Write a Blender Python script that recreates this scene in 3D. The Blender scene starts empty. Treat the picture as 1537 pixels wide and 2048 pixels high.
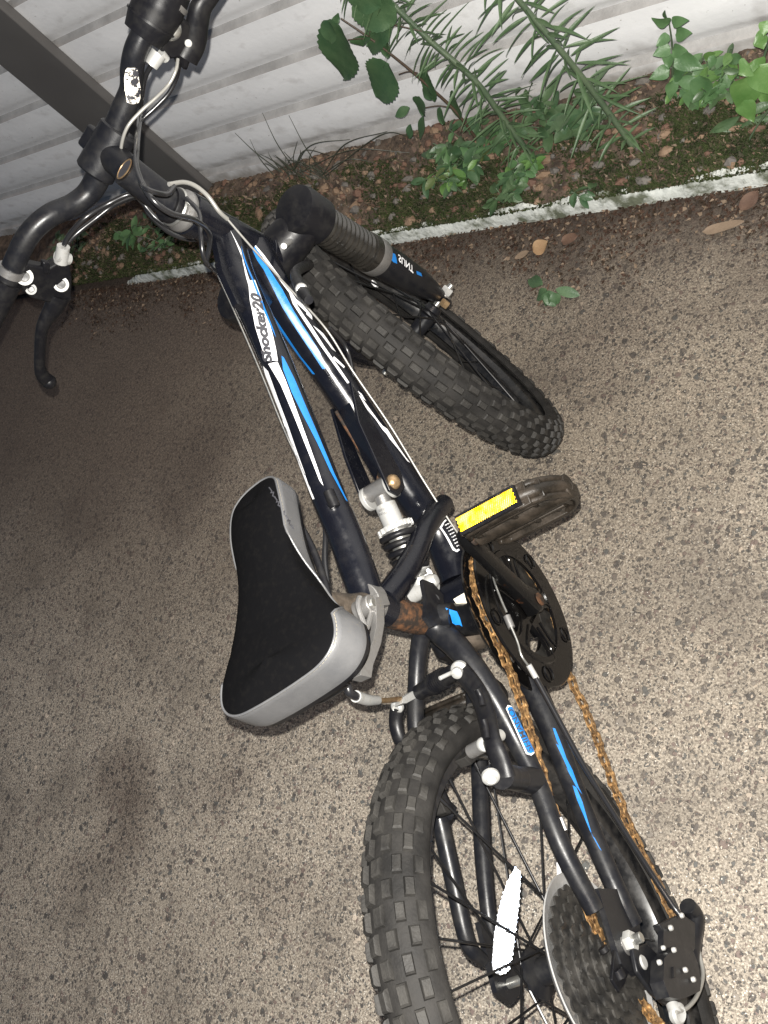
import bpy, bmesh, math, random
import numpy as np
from mathutils import Vector, Matrix
random.seed(7); rng = np.random.default_rng(7)
SC = bpy.context.scene; COL = SC.collection
PI = math.pi

# ------------------------------------------------------------------ camera
F = 1850.5; CX, CY = 768.5, 1024.0
CAMP = np.array([0.0, 0.0, 1.1326])
R = np.array([[0.7662148, 0.284632, -0.5761072], [0.0652906, -0.9263916, -0.3708582], [-0.639259, 0.2465426, -0.7283987]])
cam = bpy.data.cameras.new('camera'); camo = bpy.data.objects.new('camera', cam); COL.objects.link(camo)
cam.sensor_fit = 'HORIZONTAL'; cam.sensor_width = 36; cam.lens = F/1537*36
cam.clip_start = 0.02; cam.clip_end = 300
M = Matrix(((R[0][0], -R[1][0], -R[2][0], CAMP[0]), (R[0][1], -R[1][1], -R[2][1], CAMP[1]), (R[0][2], -R[1][2], -R[2][2], CAMP[2]), (0, 0, 0, 1)))
camo.matrix_world = M
SC.camera = camo

# ------------------------------------------------------------------ world and lights (night; the phone's flash is the light)
w = bpy.data.worlds.new('World'); SC.world = w; w.use_nodes = True
nt = w.node_tree; bg = nt.nodes['Background']
sky = nt.nodes.new('ShaderNodeTexSky'); sky.sky_type = 'NISHITA'; sky.sun_disc = False
SUN_EL, SUN_AZ = math.radians(50), math.radians(100)
sky.sun_elevation = SUN_EL; sky.sun_rotation = SUN_AZ
nt.links.new(sky.outputs[0], bg.inputs[0]); bg.inputs[1].default_value = 0.035
sun = bpy.data.lights.new('sun', 'SUN'); sun.energy = 0.32; sun.angle = math.radians(8); sun.color = (1, .70, .50)
suno = bpy.data.objects.new('sun', sun); COL.objects.link(suno)
sd = Vector((math.sin(SUN_AZ)*math.cos(SUN_EL), math.cos(SUN_AZ)*math.cos(SUN_EL), math.sin(SUN_EL)))
suno.rotation_euler = sd.to_track_quat('Z', 'Y').to_euler()
fl = bpy.data.lights.new('flash', 'POINT'); fl.energy = 160; fl.shadow_soft_size = 0.0025; fl.color = (1, .965, .90)
flo = bpy.data.objects.new('flash', fl); COL.objects.link(flo)
flo.location = Vector(CAMP) + Vector(-R[1])*0.017 + Vector(R[0])*(-0.006)
SC.view_settings.view_transform = 'Standard'; SC.view_settings.look = 'None'
SC.view_settings.exposure = 0.0; SC.view_settings.gamma = 1.0

# ------------------------------------------------------------------ measuring helpers: photo pixel -> point on a real plane
BX, BY, YAW, LEAN = -0.3771, -0.12042, 2.10247, 0.07411
cy_, sy_, cl_, sl_ = math.cos(YAW), math.sin(YAW), math.cos(LEAN), math.sin(LEAN)
def b2w(P):
    P = np.atleast_2d(P); X = P[:, 0]; Y = P[:, 1]*cl_+P[:, 2]*sl_; Z = -P[:, 1]*sl_+P[:, 2]*cl_
    return np.stack([BX+X*cy_-Y*sy_, BY+X*sy_+Y*cy_, Z], 1)
def w2b(P):
    P = np.atleast_2d(P)-[BX, BY, 0]; X = P[:, 0]*cy_+P[:, 1]*sy_; Y = -P[:, 0]*sy_+P[:, 1]*cy_; Z = P[:, 2]
    return np.stack([X, Y*cl_-Z*sl_, Y*sl_+Z*cl_], 1)
def ray(u, v): return np.array([(u-CX)/F, (v-CY)/F, 1.])@R
def w2p(P):
    q = (np.atleast_2d(P)-CAMP)@R.T; return np.stack([CX+F*q[:, 0]/q[:, 2], CY+F*q[:, 1]/q[:, 2], q[:, 2]], 1)
def rayb(u, v):
    o = w2b(CAMP)[0]; return o, w2b(CAMP+ray(u, v))[0]-o
def pl(o, d, n, p0):
    n = np.array(n, float); return o+d*(((np.array(p0, float)-o)@n)/(d@n))
def B(u, v, y=0.): return pl(*rayb(u, v), (0, 1, 0), (0, y, 0))
def BZ(u, v, z): return pl(*rayb(u, v), (0, 0, 1), (0, 0, z))
def Bs(pts): return [B(*q) for q in pts]
def G(u, v, z=0.): return pl(CAMP, ray(u, v), (0, 0, 1), (0, 0, z))
def WY(u, v, y): return pl(CAMP, ray(u, v), (0, 1, 0), (0, y, 0))
# steering
HA, ST, OFF, WB, RW, ZF = 1.34223, 0.38702, 0.0255, 0.82409, 0.2563, 0.24896
AX = np.array([-math.cos(HA), 0, math.sin(HA)]); PERP = np.array([math.sin(HA), 0, math.cos(HA)])
FA = np.array([WB, 0, ZF]); SO = FA-PERP*OFF
def _rot(v):
    c, s = math.cos(ST), math.sin(ST); return v*c+np.cross(AX, v)*s+AX*(AX@v)*(1-c)
SR = np.stack([_rot(np.array(e, float)) for e in ((1, 0, 0), (0, 1, 0), (0, 0, 1))], 1)
def S2B(P): return SO+SR@(np.array(P, float)-SO)
def SP(u, v, n, p0):
    o, d = rayb(u, v); o2 = SO+SR.T@(o-SO); d2 = SR.T@d; return S2B(pl(o2, d2, n, p0))
def SY(u, v, y): return SP(u, v, (0, 1, 0), (0, y, 0))

# ------------------------------------------------------------------ materials
def mat(name, col, rough=.5, metal=0., nscale=0, col2=None, namt=.5, bump=0., bscale=None, coat=0., thresh=None, spec=.5, trans=0., detail=6, alpha=1):
    m = bpy.data.materials.new(name); m.use_nodes = True; t = m.node_tree; p = t.nodes['Principled BSDF']
    p.inputs['Base Color'].default_value = (*col, 1); p.inputs['Roughness'].default_value = rough
    p.inputs['Metallic'].default_value = metal; p.inputs['Coat Weight'].default_value = coat
    p.inputs['Specular IOR Level'].default_value = spec; p.inputs['Transmission Weight'].default_value = trans
    p.inputs['Alpha'].default_value = alpha
    if nscale:
        tc = t.nodes.new('ShaderNodeTexCoord'); n = t.nodes.new('ShaderNodeTexNoise'); n.inputs['Scale'].default_value = nscale
        n.inputs['Detail'].default_value = detail; n.inputs['Roughness'].default_value = .65
        t.links.new(tc.outputs['Object'], n.inputs['Vector'])
        if col2:
            r = t.nodes.new('ShaderNodeValToRGB'); a, b = thresh or (.35, .7)
            r.color_ramp.elements[0].position = a; r.color_ramp.elements[1].position = b
            r.color_ramp.elements[0].color = (*col, 1); r.color_ramp.elements[1].color = (*col2, 1)
            t.links.new(n.outputs[0], r.inputs[0]); t.links.new(r.outputs[0], p.inputs['Base Color'])
        if namt:
            mr = t.nodes.new('ShaderNodeMapRange'); mr.inputs[3].default_value = max(.05, rough-.12*namt*2); mr.inputs[4].default_value = min(1, rough+.12*namt*2)
            mr.inputs[1].default_value = .3; mr.inputs[2].default_value = .7
            t.links.new(n.outputs[0], mr.inputs[0]); t.links.new(mr.outputs[0], p.inputs['Roughness'])
        if bump:
            n2 = n
            if bscale:
                n2 = t.nodes.new('ShaderNodeTexNoise'); n2.inputs['Scale'].default_value = bscale; n2.inputs['Detail'].default_value = 4
                t.links.new(tc.outputs['Object'], n2.inputs['Vector'])
            bp = t.nodes.new('ShaderNodeBump'); bp.inputs['Strength'].default_value = 1; bp.inputs['Distance'].default_value = bump
            t.links.new(n2.outputs[0], bp.inputs['Height']); t.links.new(bp.outputs[0], p.inputs['Normal'])
    return m
MT = dict(
    paint=mat('black_paint', (.0038, .0042, .0065), .24, 0, 55, (.008, .008, .0095), .5, 0, thresh=(.5, .85), spec=.38),
    dusty=mat('dusty_black_paint', (.0065, .0068, .0085), .38, 0, 60, (.016, .0155, .0150), .6, .00006, 700, thresh=(.45, .8), spec=.25),
    brown=mat('dirty_brown_paint', (.020, .016, .012), .6, 0, 70, (.075, .058, .043), .6, .0004, 400, thresh=(.35, .7)),
    rust=mat('rust', (.020, .015, .012), .75, .0, 90, (.125, .056, .024), .5, .0005, 500, thresh=(.44, .70), spec=.2),
    chain=mat('rusty_chain', (.060, .032, .016), .40, .5, 160, (.46, .275, .115), .6, .0003, 900, thresh=(.38, .66)),
    plastic=mat('black_plastic', (.0050, .0050, .0062), .40, 0, 90, (.012, .0115, .0110), .5, .00006, 1500, thresh=(.45, .8), spec=.22),
    pedal=mat('dusty_pedal_plastic', (.008, .0066, .005), .42, 0, 50, (.030, .023, .017), .6, .0003, 600, thresh=(.4, .75), spec=.25),
    gloss=mat('glossy_black', (.0022, .0022, .0026), .16, 0, 40, (.005, .0045, .004), .3, 0, spec=.22),
    rustarm=mat('worn_crank_paint', (.0028, .0028, .003), .3, 0, 38, (.10, .040, .016), .4, .0002, 300, thresh=(.60, .68), spec=.2),
    rubber=mat('tyre_rubber', (.0085, .0082, .0080), .7, 0, 30, (.024, .0225, .021), .4, .0004, 400, thresh=(.35, .75), spec=.15),
    knob=mat('tyre_knob_rubber', (.013, .0125, .012), .6, 0, 30, (.036, .034, .031), .4, .0006, 400, thresh=(.35, .75), spec=.15),
    rim=mat('black_rim', (.007, .007, .0075), .34, .0, 60, (.03, .028, .026), .5, thresh=(.45, .75)),
    spoke=mat('black_spoke', (.012, .012, .013), .35, .5),
    steel=mat('bright_steel', (.42, .42, .40), .34, .9, 120, (.28, .26, .22), .5, .0001, 900, thresh=(.5, .8)),
    alu=mat('grey_aluminium', (.24, .235, .23), .42, .75, 120, (.15, .14, .13), .5, .0002, 900, thresh=(.5, .8)),
    zinc=mat('white_metal', (.36, .36, .35), .42, .4, 140, (.20, .18, .15), .4, thresh=(.55, .8)),
    brass=mat('old_brass', (.45, .32, .18), .35, .8, 120, (.22, .13, .07), .5, thresh=(.4, .7)),
    white=mat('white_decal', (.60, .60, .61), .35, 0, 90, (.46, .46, .45), .3, thresh=(.5, .8)),
    blue=mat('blue_decal', (.006, .115, .36), .3, 0, 90, (.010, .14, .42), .3),
    greydec=mat('grey_decal', (.05, .05, .055), .35),
    label=mat('cream_label', (.62, .58, .50), .5, 0, 300, (.50, .45, .37), .4, thresh=(.45, .6)),
    worn=mat('worn_label', (.70, .66, .58), .5, 0, 120, (.02, .02, .025), .3, thresh=(.52, .56)),
    ink=mat('dark_ink', (.03, .03, .035), .5),
    seatblk=mat('saddle_black_fabric', (.0020, .0020, .0024), .85, 0, 160, (.0045, .0042, .0040), .2, .0002, 1600, thresh=(.5, .85), spec=.05),
    seatgry=mat('saddle_grey_vinyl', (.070, .071, .074), .38, 0, 40, (.088, .088, .090), .3, .0002, 700, spec=.45),
    thread=mat('stitching', (.20, .18, .14), .7),
    cablew=mat('grey_cable', (.22, .215, .20), .35, .3),
    cableb=mat('black_cable', (.010, .010, .011), .28, 0, coat=.3),
    boot=mat('rubber_boot', (.010, .0092, .0082), .24, 0, 60, (.018, .016, .013), .2, thresh=(.4, .75), spec=.8),
    yellow=mat('yellow_reflector', (1.0, .88, .38), .15, 1, 110, (1.0, .72, .06), .12, thresh=(.42, .60)),
    whiteplastic=mat('white_plastic', (.7, .7, .72), .3),
    whiteref=mat('white_reflector', (.94, .97, 1.0), .17, 1, 90, (.70, .78, .95), .1, thresh=(.5, .7)),
    clear=mat('clear_plastic', (.62, .62, .61), .25, 0, 40, (.5, .49, .47), .4, trans=.85, thresh=(.4, .8)),
    clearedge=mat('cloudy_plastic_rim', (.36, .36, .36), .32, 0, 60, (.24, .235, .225), .4, trans=.35),
    cog=mat('oily_cogs', (.020, .0195, .019), .42, .4, 90, (.060, .056, .050), .5, .0002, 700, thresh=(.4, .75)),
)
def wallmat():
    m = mat('white_painted_metal', (.80, .80, .81), .5, 0, 5, (.70, .70, .71), .3, .0006, 60, thresh=(.35, .75))
    t = m.node_tree; p = t.nodes['Principled BSDF']; link = p.inputs['Base Color'].links[0].from_socket
    tc = t.nodes.new('ShaderNodeTexCoord'); mp = t.nodes.new('ShaderNodeMapping'); mp.inputs['Scale'].default_value = (14, 14, 26)
    n = t.nodes.new('ShaderNodeTexNoise'); n.inputs['Detail'].default_value = 8; n.inputs['Scale'].default_value = 1.6
    t.links.new(tc.outputs['Object'], mp.inputs[0]); t.links.new(mp.outputs[0], n.inputs[0])
    r = t.nodes.new('ShaderNodeValToRGB'); r.color_ramp.elements[0].position = .56; r.color_ramp.elements[1].position = .74
    r.color_ramp.elements[0].color = (0, 0, 0, 1); r.color_ramp.elements[1].color = (.28, .28, .28, 1)
    mx = t.nodes.new('ShaderNodeMix'); mx.data_type = 'RGBA'; mx.inputs[7].default_value = (.25, .22, .20, 1)
    t.links.new(n.outputs[0], r.inputs[0]); t.links.new(r.outputs[0], mx.inputs[0]); t.links.new(link, mx.inputs[6])
    # fine specks and drips of dirt
    n2 = t.nodes.new('ShaderNodeTexNoise'); n2.inputs['Scale'].default_value = 130; n2.inputs['Detail'].default_value = 3
    t.links.new(tc.outputs['Object'], n2.inputs[0])
    r2 = t.nodes.new('ShaderNodeValToRGB'); r2.color_ramp.elements[0].position = .70; r2.color_ramp.elements[1].position = .76
    r2.color_ramp.elements[0].color = (0, 0, 0, 1); r2.color_ramp.elements[1].color = (.5, .5, .5, 1)
    mx2 = t.nodes.new('ShaderNodeMix'); mx2.data_type = 'RGBA'; mx2.inputs[7].default_value = (.18, .15, .12, 1)
    t.links.new(n2.outputs[0], r2.inputs[0]); t.links.new(r2.outputs[0], mx2.inputs[0]); t.links.new(mx.outputs[2], mx2.inputs[6])
    # soil splashed up the foot of the wall
    sx = t.nodes.new('ShaderNodeSeparateXYZ'); t.links.new(tc.outputs['Object'], sx.inputs[0]); n3 = t.nodes.new('ShaderNodeTexNoise'); n3.inputs['Scale'].default_value = 22; n3.inputs['Detail'].default_value = 7
    t.links.new(tc.outputs['Object'], n3.inputs[0]); ma = t.nodes.new('ShaderNodeMath'); ma.operation = 'MULTIPLY_ADD'; ma.inputs[1].default_value = -.16; t.links.new(n3.outputs[0], ma.inputs[0]); t.links.new(sx.outputs[2], ma.inputs[2])
    r3 = t.nodes.new('ShaderNodeMapRange'); r3.inputs[1].default_value = .035; r3.inputs[2].default_value = -.03; t.links.new(ma.outputs[0], r3.inputs[0])
    mx3 = t.nodes.new('ShaderNodeMix'); mx3.data_type = 'RGBA'; mx3.inputs[7].default_value = (.17, .15, .12, 1); m5 = t.nodes.new('ShaderNodeMath'); m5.operation = 'MULTIPLY'; m5.inputs[1].default_value = .75
    t.links.new(r3.outputs[0], m5.inputs[0]); t.links.new(m5.outputs[0], mx3.inputs[0]); t.links.new(mx2.outputs[2], mx3.inputs[6]); t.links.new(mx3.outputs[2], p.inputs['Base Color'])
    return m
def leafmat(name, c1, c2, rough=.45):
    m = mat(name, c1, rough, 0, 25, c2, .4, .0004, 300, thresh=(.3, .7))
    p = m.node_tree.nodes['Principled BSDF']
    p.inputs['Subsurface Weight'].default_value = 0
    return m
L = dict(
    willow=leafmat('dark_narrow_leaf', (.034, .066, .028), (.080, .130, .060)),
    broad=leafmat('broad_leaf', (.028, .066, .029), (.058, .105, .046)),
    bright=leafmat('bright_leaf', (.062, .135, .034), (.105, .195, .055)),
    heart=leafmat('heart_leaf', (.048, .105, .040), (.085, .160, .064)),
    yellow=leafmat('yellow_green_leaf', (.085, .11, .034), (.055, .085, .026)),
    stem=leafmat('green_stem', (.045, .075, .042), (.085, .115, .065)),
    brownstem=leafmat('brown_stem', (.045, .030, .020), (.075, .052, .034)),
    dry=leafmat('dry_leaf', (.060, .032, .022), (.12, .070, .045), .7),
    tan=leafmat('tan_leaf', (.22, .13, .065), (.30, .20, .11), .7),
    tanbit=leafmat('tan_fragment', (.12, .085, .055), (.20, .145, .10), .7),
    grass=leafmat('thin_grass', (.030, .034, .024), (.055, .060, .040)),
    moss=leafmat('moss', (.018, .032, .008), (.075, .098, .030), .9),
    mossb=leafmat('brown_moss', (.024, .022, .011), (.060, .056, .024), .9),
)
MT['wall'] = wallmat()
MT['ledge'] = mat('grimy_ledge', (.27, .262, .255), .7, 0, 14, (.42, .41, .40), .3, .0008, 200, thresh=(.35, .7))
MT['post'] = mat('grey_steel_post', (.085, .081, .079), .5, .0, 6, (.10, .096, .092), .3, .0001, 400)
MT['kerb'] = mat('white_kerb_paint', (.50, .52, .49), .7, 0, 24, (.10, .11, .075), .3, .003, 110, thresh=(.46, .60))
MT['stone1'] = mat('tan_stone', (.15, .095, .058), .8, 0, 30, (.26, .18, .12), .3, .002, 120)
MT['stone2'] = mat('grey_stone', (.09, .082, .074), .8, 0, 30, (.16, .145, .125), .3, .002, 120)
MT['stone3'] = mat('red_brown_stone', (.10, .055, .038), .8, 0, 30, (.16, .09, .06), .3, .002, 120)

def groundmat():
    m = bpy.data.materials.new('exposed_aggregate_concrete'); m.use_nodes = True; t = m.node_tree; p = t.nodes['Principled BSDF']
    N = t.nodes.new; K = t.links.new
    tc = N('ShaderNodeTexCoord'); P = tc.outputs['Object']
    def noise(sc, det=4, ro=.6, vec=P):
        n = N('ShaderNodeTexNoise'); n.inputs['Scale'].default_value = sc; n.inputs['Detail'].default_value = det; n.inputs['Roughness'].default_value = ro; K(vec, n.inputs['Vector']); return n
    def ramp(src, pts):
        r = N('ShaderNodeValToRGB'); e = r.color_ramp.elements
        while len(e) < len(pts): e.new(.5)
        for i, (a, c) in enumerate(pts): e[i].position = a; e[i].color = (*c, 1) if len(c) == 3 else c
        K(src, r.inputs[0]); return r
    def mix(fac, a, b, bt='MIX'):
        x = N('ShaderNodeMix'); x.data_type = 'RGBA'; x.blend_type = bt
        for s, i in ((fac, 0), (a, 6), (b, 7)):
            if isinstance(s, (int, float)): x.inputs[i].default_value = s
            elif isinstance(s, tuple): x.inputs[i].default_value = (*s, 1)
            else: K(s, x.inputs[i])
        return x.outputs[2]
    def math_(op, a, b=None, clamp=False):
        x = N('ShaderNodeMath'); x.operation = op; x.use_clamp = clamp
        for s, i in ((a, 0), (b, 1)):
            if s is None: continue
            if isinstance(s, (int, float)): x.inputs[i].default_value = s
            else: K(s, x.inputs[i])
        return x.outputs[0]
    # warped coordinates so that pebbles are not circles
    nw = noise(120, 3); va = N('ShaderNodeVectorMath'); va.operation = 'SCALE'; va.inputs[3].default_value = .010; K(nw.outputs[1], va.inputs[0])
    vb = N('ShaderNodeVectorMath'); vb.operation = 'ADD'; K(P, vb.inputs[0]); K(va.outputs[0], vb.inputs[1]); PW = vb.outputs[0]
    fine = noise(330, 5, .75); mid = noise(150, 4)
    base = ramp(fine.outputs[0], [(.34, (.075, .060, .045)), (.44, (.27, .222, .168)), (.54, (.54, .46, .35)), (.66, (.92, .82, .66))]).outputs[0]
    base = mix(math_('MULTIPLY', mid.outputs[0], .55), base, (.20, .165, .125))
    h = math_('MULTIPLY', fine.outputs[0], .5)
    col = base
    big = noise(1.8, 4, .6); bigf = big.outputs[0]
    palette = [(0, (.085, .078, .072)), (.16, (.13, .112, .098)), (.32, (.18, .152, .125)), (.46, (.125, .128, .122)), (.57, (.215, .150, .125)), (.68, (.29, .25, .205)), (.82, (.46, .40, .32)), (.92, (.60, .49, .37))]
    for sc, r0, r1, off in ((40, .10, .30, 4.3), (66, .10, .38, 0.), (98, .12, .42, 3.3), (165, .14, .50, 7.1), (240, .1, .52, 5.7), (340, .1, .50, 2.2)):
        ad = N('ShaderNodeVectorMath'); ad.operation = 'ADD'; ad.inputs[1].default_value = (off, off*1.7, 0); K(PW, ad.inputs[0])
        sc2 = N('ShaderNodeMapping'); sc2.inputs['Scale'].default_value = (1, 1, 0); K(ad.outputs[0], sc2.inputs[0])
        v = N('ShaderNodeTexVoronoi'); v.inputs['Scale'].default_value = sc; v.inputs['Randomness'].default_value = 1; K(sc2.outputs[0], v.inputs['Vector'])
        sep = N('ShaderNodeSeparateColor'); K(v.outputs['Color'], sep.inputs[0])
        rad = N('ShaderNodeMapRange'); rad.inputs[1].default_value = .04; rad.inputs[2].default_value = 1; rad.inputs[3].default_value = -.05 ; rad.inputs[4].default_value = r1
        K(sep.outputs[0], rad.inputs[0])
        d = math_('SUBTRACT', rad.outputs[0], v.outputs['Distance'])
        mask = math_('MULTIPLY', d, 20., True)
        pc = ramp(sep.outputs[1], palette); pc.color_ramp.interpolation = 'CONSTANT'
        pcol = mix(.35, pc.outputs[0], mix(.5, ramp(fine.outputs[0], [(.3, (.5, .5, .5)), (.7, (1.3, 1.25, 1.2))]).outputs[0], (1., 1., 1.)), 'MULTIPLY')
        # thin dark crevice round each pebble
        ring = math_('MULTIPLY', math_('SUBTRACT', 1., math_('ABSOLUTE', math_('MULTIPLY', d, 22.)), True), .25)
        col = mix(mask, col, pcol); col = mix(ring, col, (.035, .028, .022))
        h = math_('ADD', h, math_('MULTIPLY', mask, .5 if sc < 100 else .3))
    # pale mineral flecks, their glint put into the colour
    vs = N('ShaderNodeTexVoronoi'); vs.inputs['Scale'].default_value = 330; K(P, vs.inputs['Vector'])
    sp = N('ShaderNodeSeparateColor'); K(vs.outputs['Color'], sp.inputs[0])
    spk = math_('MULTIPLY', math_('GREATER_THAN', sp.outputs[2], .965), math_('LESS_THAN', vs.outputs['Distance'], .26))
    col = mix(spk, col, (.85, .80, .70))
    # grime: broad stains, plus soil and old leaf dirt washed along the kerb
    g1 = ramp(bigf, [(.36, (0, 0, 0)), (.62, (1, 1, 1))]).outputs[0]
    col = mix(math_('MULTIPLY', g1, .42), col, mix(.5, col, (.11, .085, .06)))
    st = noise(5.5, 5, .6); g2 = ramp(st.outputs[0], [(.50, (0, 0, 0)), (.66, (1, 1, 1))]).outputs[0]
    col = mix(math_('MULTIPLY', g2, .40), col, (.10, .082, .066))
    sxy = N('ShaderNodeSeparateXYZ'); K(P, sxy.inputs[0])
    yd = math_('ADD', sxy.outputs[1], math_('MULTIPLY', math_('SUBTRACT', noise(7, 5).outputs[0], .5), .35))
    mr = N('ShaderNodeMapRange'); mr.inputs[1].default_value = .67; mr.inputs[2].default_value = .94; K(yd, mr.inputs[0])
    dirt = ramp(noise(60, 6, .75).outputs[0], [(.35, (.040, .026, .020)), (.55, (.105, .070, .052)), (.72, (.22, .155, .12))]).outputs[0]
    col = mix(math_('MULTIPLY', mr.outputs[0], .85), col, dirt)
    # damp and dirt towards the garden, with the flash's falloff deepened in the colour
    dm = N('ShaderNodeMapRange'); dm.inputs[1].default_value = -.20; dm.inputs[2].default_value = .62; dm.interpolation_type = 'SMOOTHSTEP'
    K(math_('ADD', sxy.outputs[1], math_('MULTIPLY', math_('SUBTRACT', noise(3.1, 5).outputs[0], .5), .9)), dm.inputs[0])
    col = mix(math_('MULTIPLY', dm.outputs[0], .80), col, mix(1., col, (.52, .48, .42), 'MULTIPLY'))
    # dark stains, plus the blotchy shadows left of the bike painted into the slab
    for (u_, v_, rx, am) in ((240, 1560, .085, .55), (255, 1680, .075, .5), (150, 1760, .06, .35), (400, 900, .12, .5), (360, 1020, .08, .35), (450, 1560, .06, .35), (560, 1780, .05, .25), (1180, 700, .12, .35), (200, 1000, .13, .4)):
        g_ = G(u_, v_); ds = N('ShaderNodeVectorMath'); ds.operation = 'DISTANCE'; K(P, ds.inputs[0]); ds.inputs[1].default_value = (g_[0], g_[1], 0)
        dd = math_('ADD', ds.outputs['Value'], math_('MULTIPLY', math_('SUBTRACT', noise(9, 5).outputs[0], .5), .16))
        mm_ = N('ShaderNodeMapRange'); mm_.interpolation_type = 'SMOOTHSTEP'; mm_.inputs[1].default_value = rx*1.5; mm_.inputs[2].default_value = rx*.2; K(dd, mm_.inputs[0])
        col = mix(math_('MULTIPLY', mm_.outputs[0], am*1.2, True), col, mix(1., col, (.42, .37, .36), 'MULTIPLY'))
    # grime on the left half, browned to paint in the warm ambient light there
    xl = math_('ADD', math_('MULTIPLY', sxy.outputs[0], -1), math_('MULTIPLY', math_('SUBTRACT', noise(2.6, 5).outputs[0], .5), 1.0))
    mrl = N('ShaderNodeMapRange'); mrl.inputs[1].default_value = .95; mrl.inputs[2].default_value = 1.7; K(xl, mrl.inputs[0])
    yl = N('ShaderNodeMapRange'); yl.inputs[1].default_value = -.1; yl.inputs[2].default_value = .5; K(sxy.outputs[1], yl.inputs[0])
    left_brown = ramp(noise(170, 6, .8).outputs[0], [(.36, (.045, .031, .023)), (.52, (.13, .090, .064)), (.66, (.27, .20, .145))]).outputs[0]
    col = mix(math_('MULTIPLY', math_('MULTIPLY', mrl.outputs[0], yl.outputs[0]), .72), col, left_brown)
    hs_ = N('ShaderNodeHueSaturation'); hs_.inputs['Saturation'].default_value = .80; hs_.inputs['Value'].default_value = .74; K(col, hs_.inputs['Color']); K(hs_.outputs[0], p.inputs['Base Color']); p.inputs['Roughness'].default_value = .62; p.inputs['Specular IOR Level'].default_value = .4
    bp = N('ShaderNodeBump'); bp.inputs['Strength'].default_value = .9; bp.inputs['Distance'].default_value = .0016; K(h, bp.inputs['Height']); K(bp.outputs[0], p.inputs['Normal'])
    return m
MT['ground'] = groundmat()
def soilmat():
    m = mat('rubbly_soil', (.035, .025, .018), .95, 0, 38, (.15, .108, .078), .2, .006, 60, thresh=(.36, .68), detail=9)
    return m
MT['soil'] = soilmat()

# ------------------------------------------------------------------ mesh helpers
V = lambda a: np.array(a, float)
def nrm(a): a = V(a); return a/(np.linalg.norm(a)+1e-12)
def catmull(pts, sub=6):
    P = [V(p) for p in pts]
    if len(P) < 3 or sub < 2: return P
    Q = [2*P[0]-P[1]]+P+[2*P[-1]-P[-2]]; out = []
    for i in range(1, len(Q)-2):
        for k in range(sub):
            t = k/sub; a, b, c, d = Q[i-1], Q[i], Q[i+1], Q[i+2]
            out.append(.5*((2*b)+(c-a)*t+(2*a-5*b+4*c-d)*t*t+(3*b-a-3*c+d)*t**3))
    out.append(P[-1]); return out
def frames(path, ref=(0, 0, 1)):
    T = []
    for i in range(len(path)):
        a = path[max(i-1, 0)]; b = path[min(i+1, len(path)-1)]; T.append(nrm(b-a))
    n = V(ref)-T[0]*(V(ref)@T[0])
    if np.linalg.norm(n) < 1e-4: n = np.cross(T[0], (1, .3, .2))
    n = nrm(n); Fm = []
    for t in T:
        n = nrm(n-t*(n@t)); Fm.append((t, n, np.cross(t, n)))
    return Fm
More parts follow.
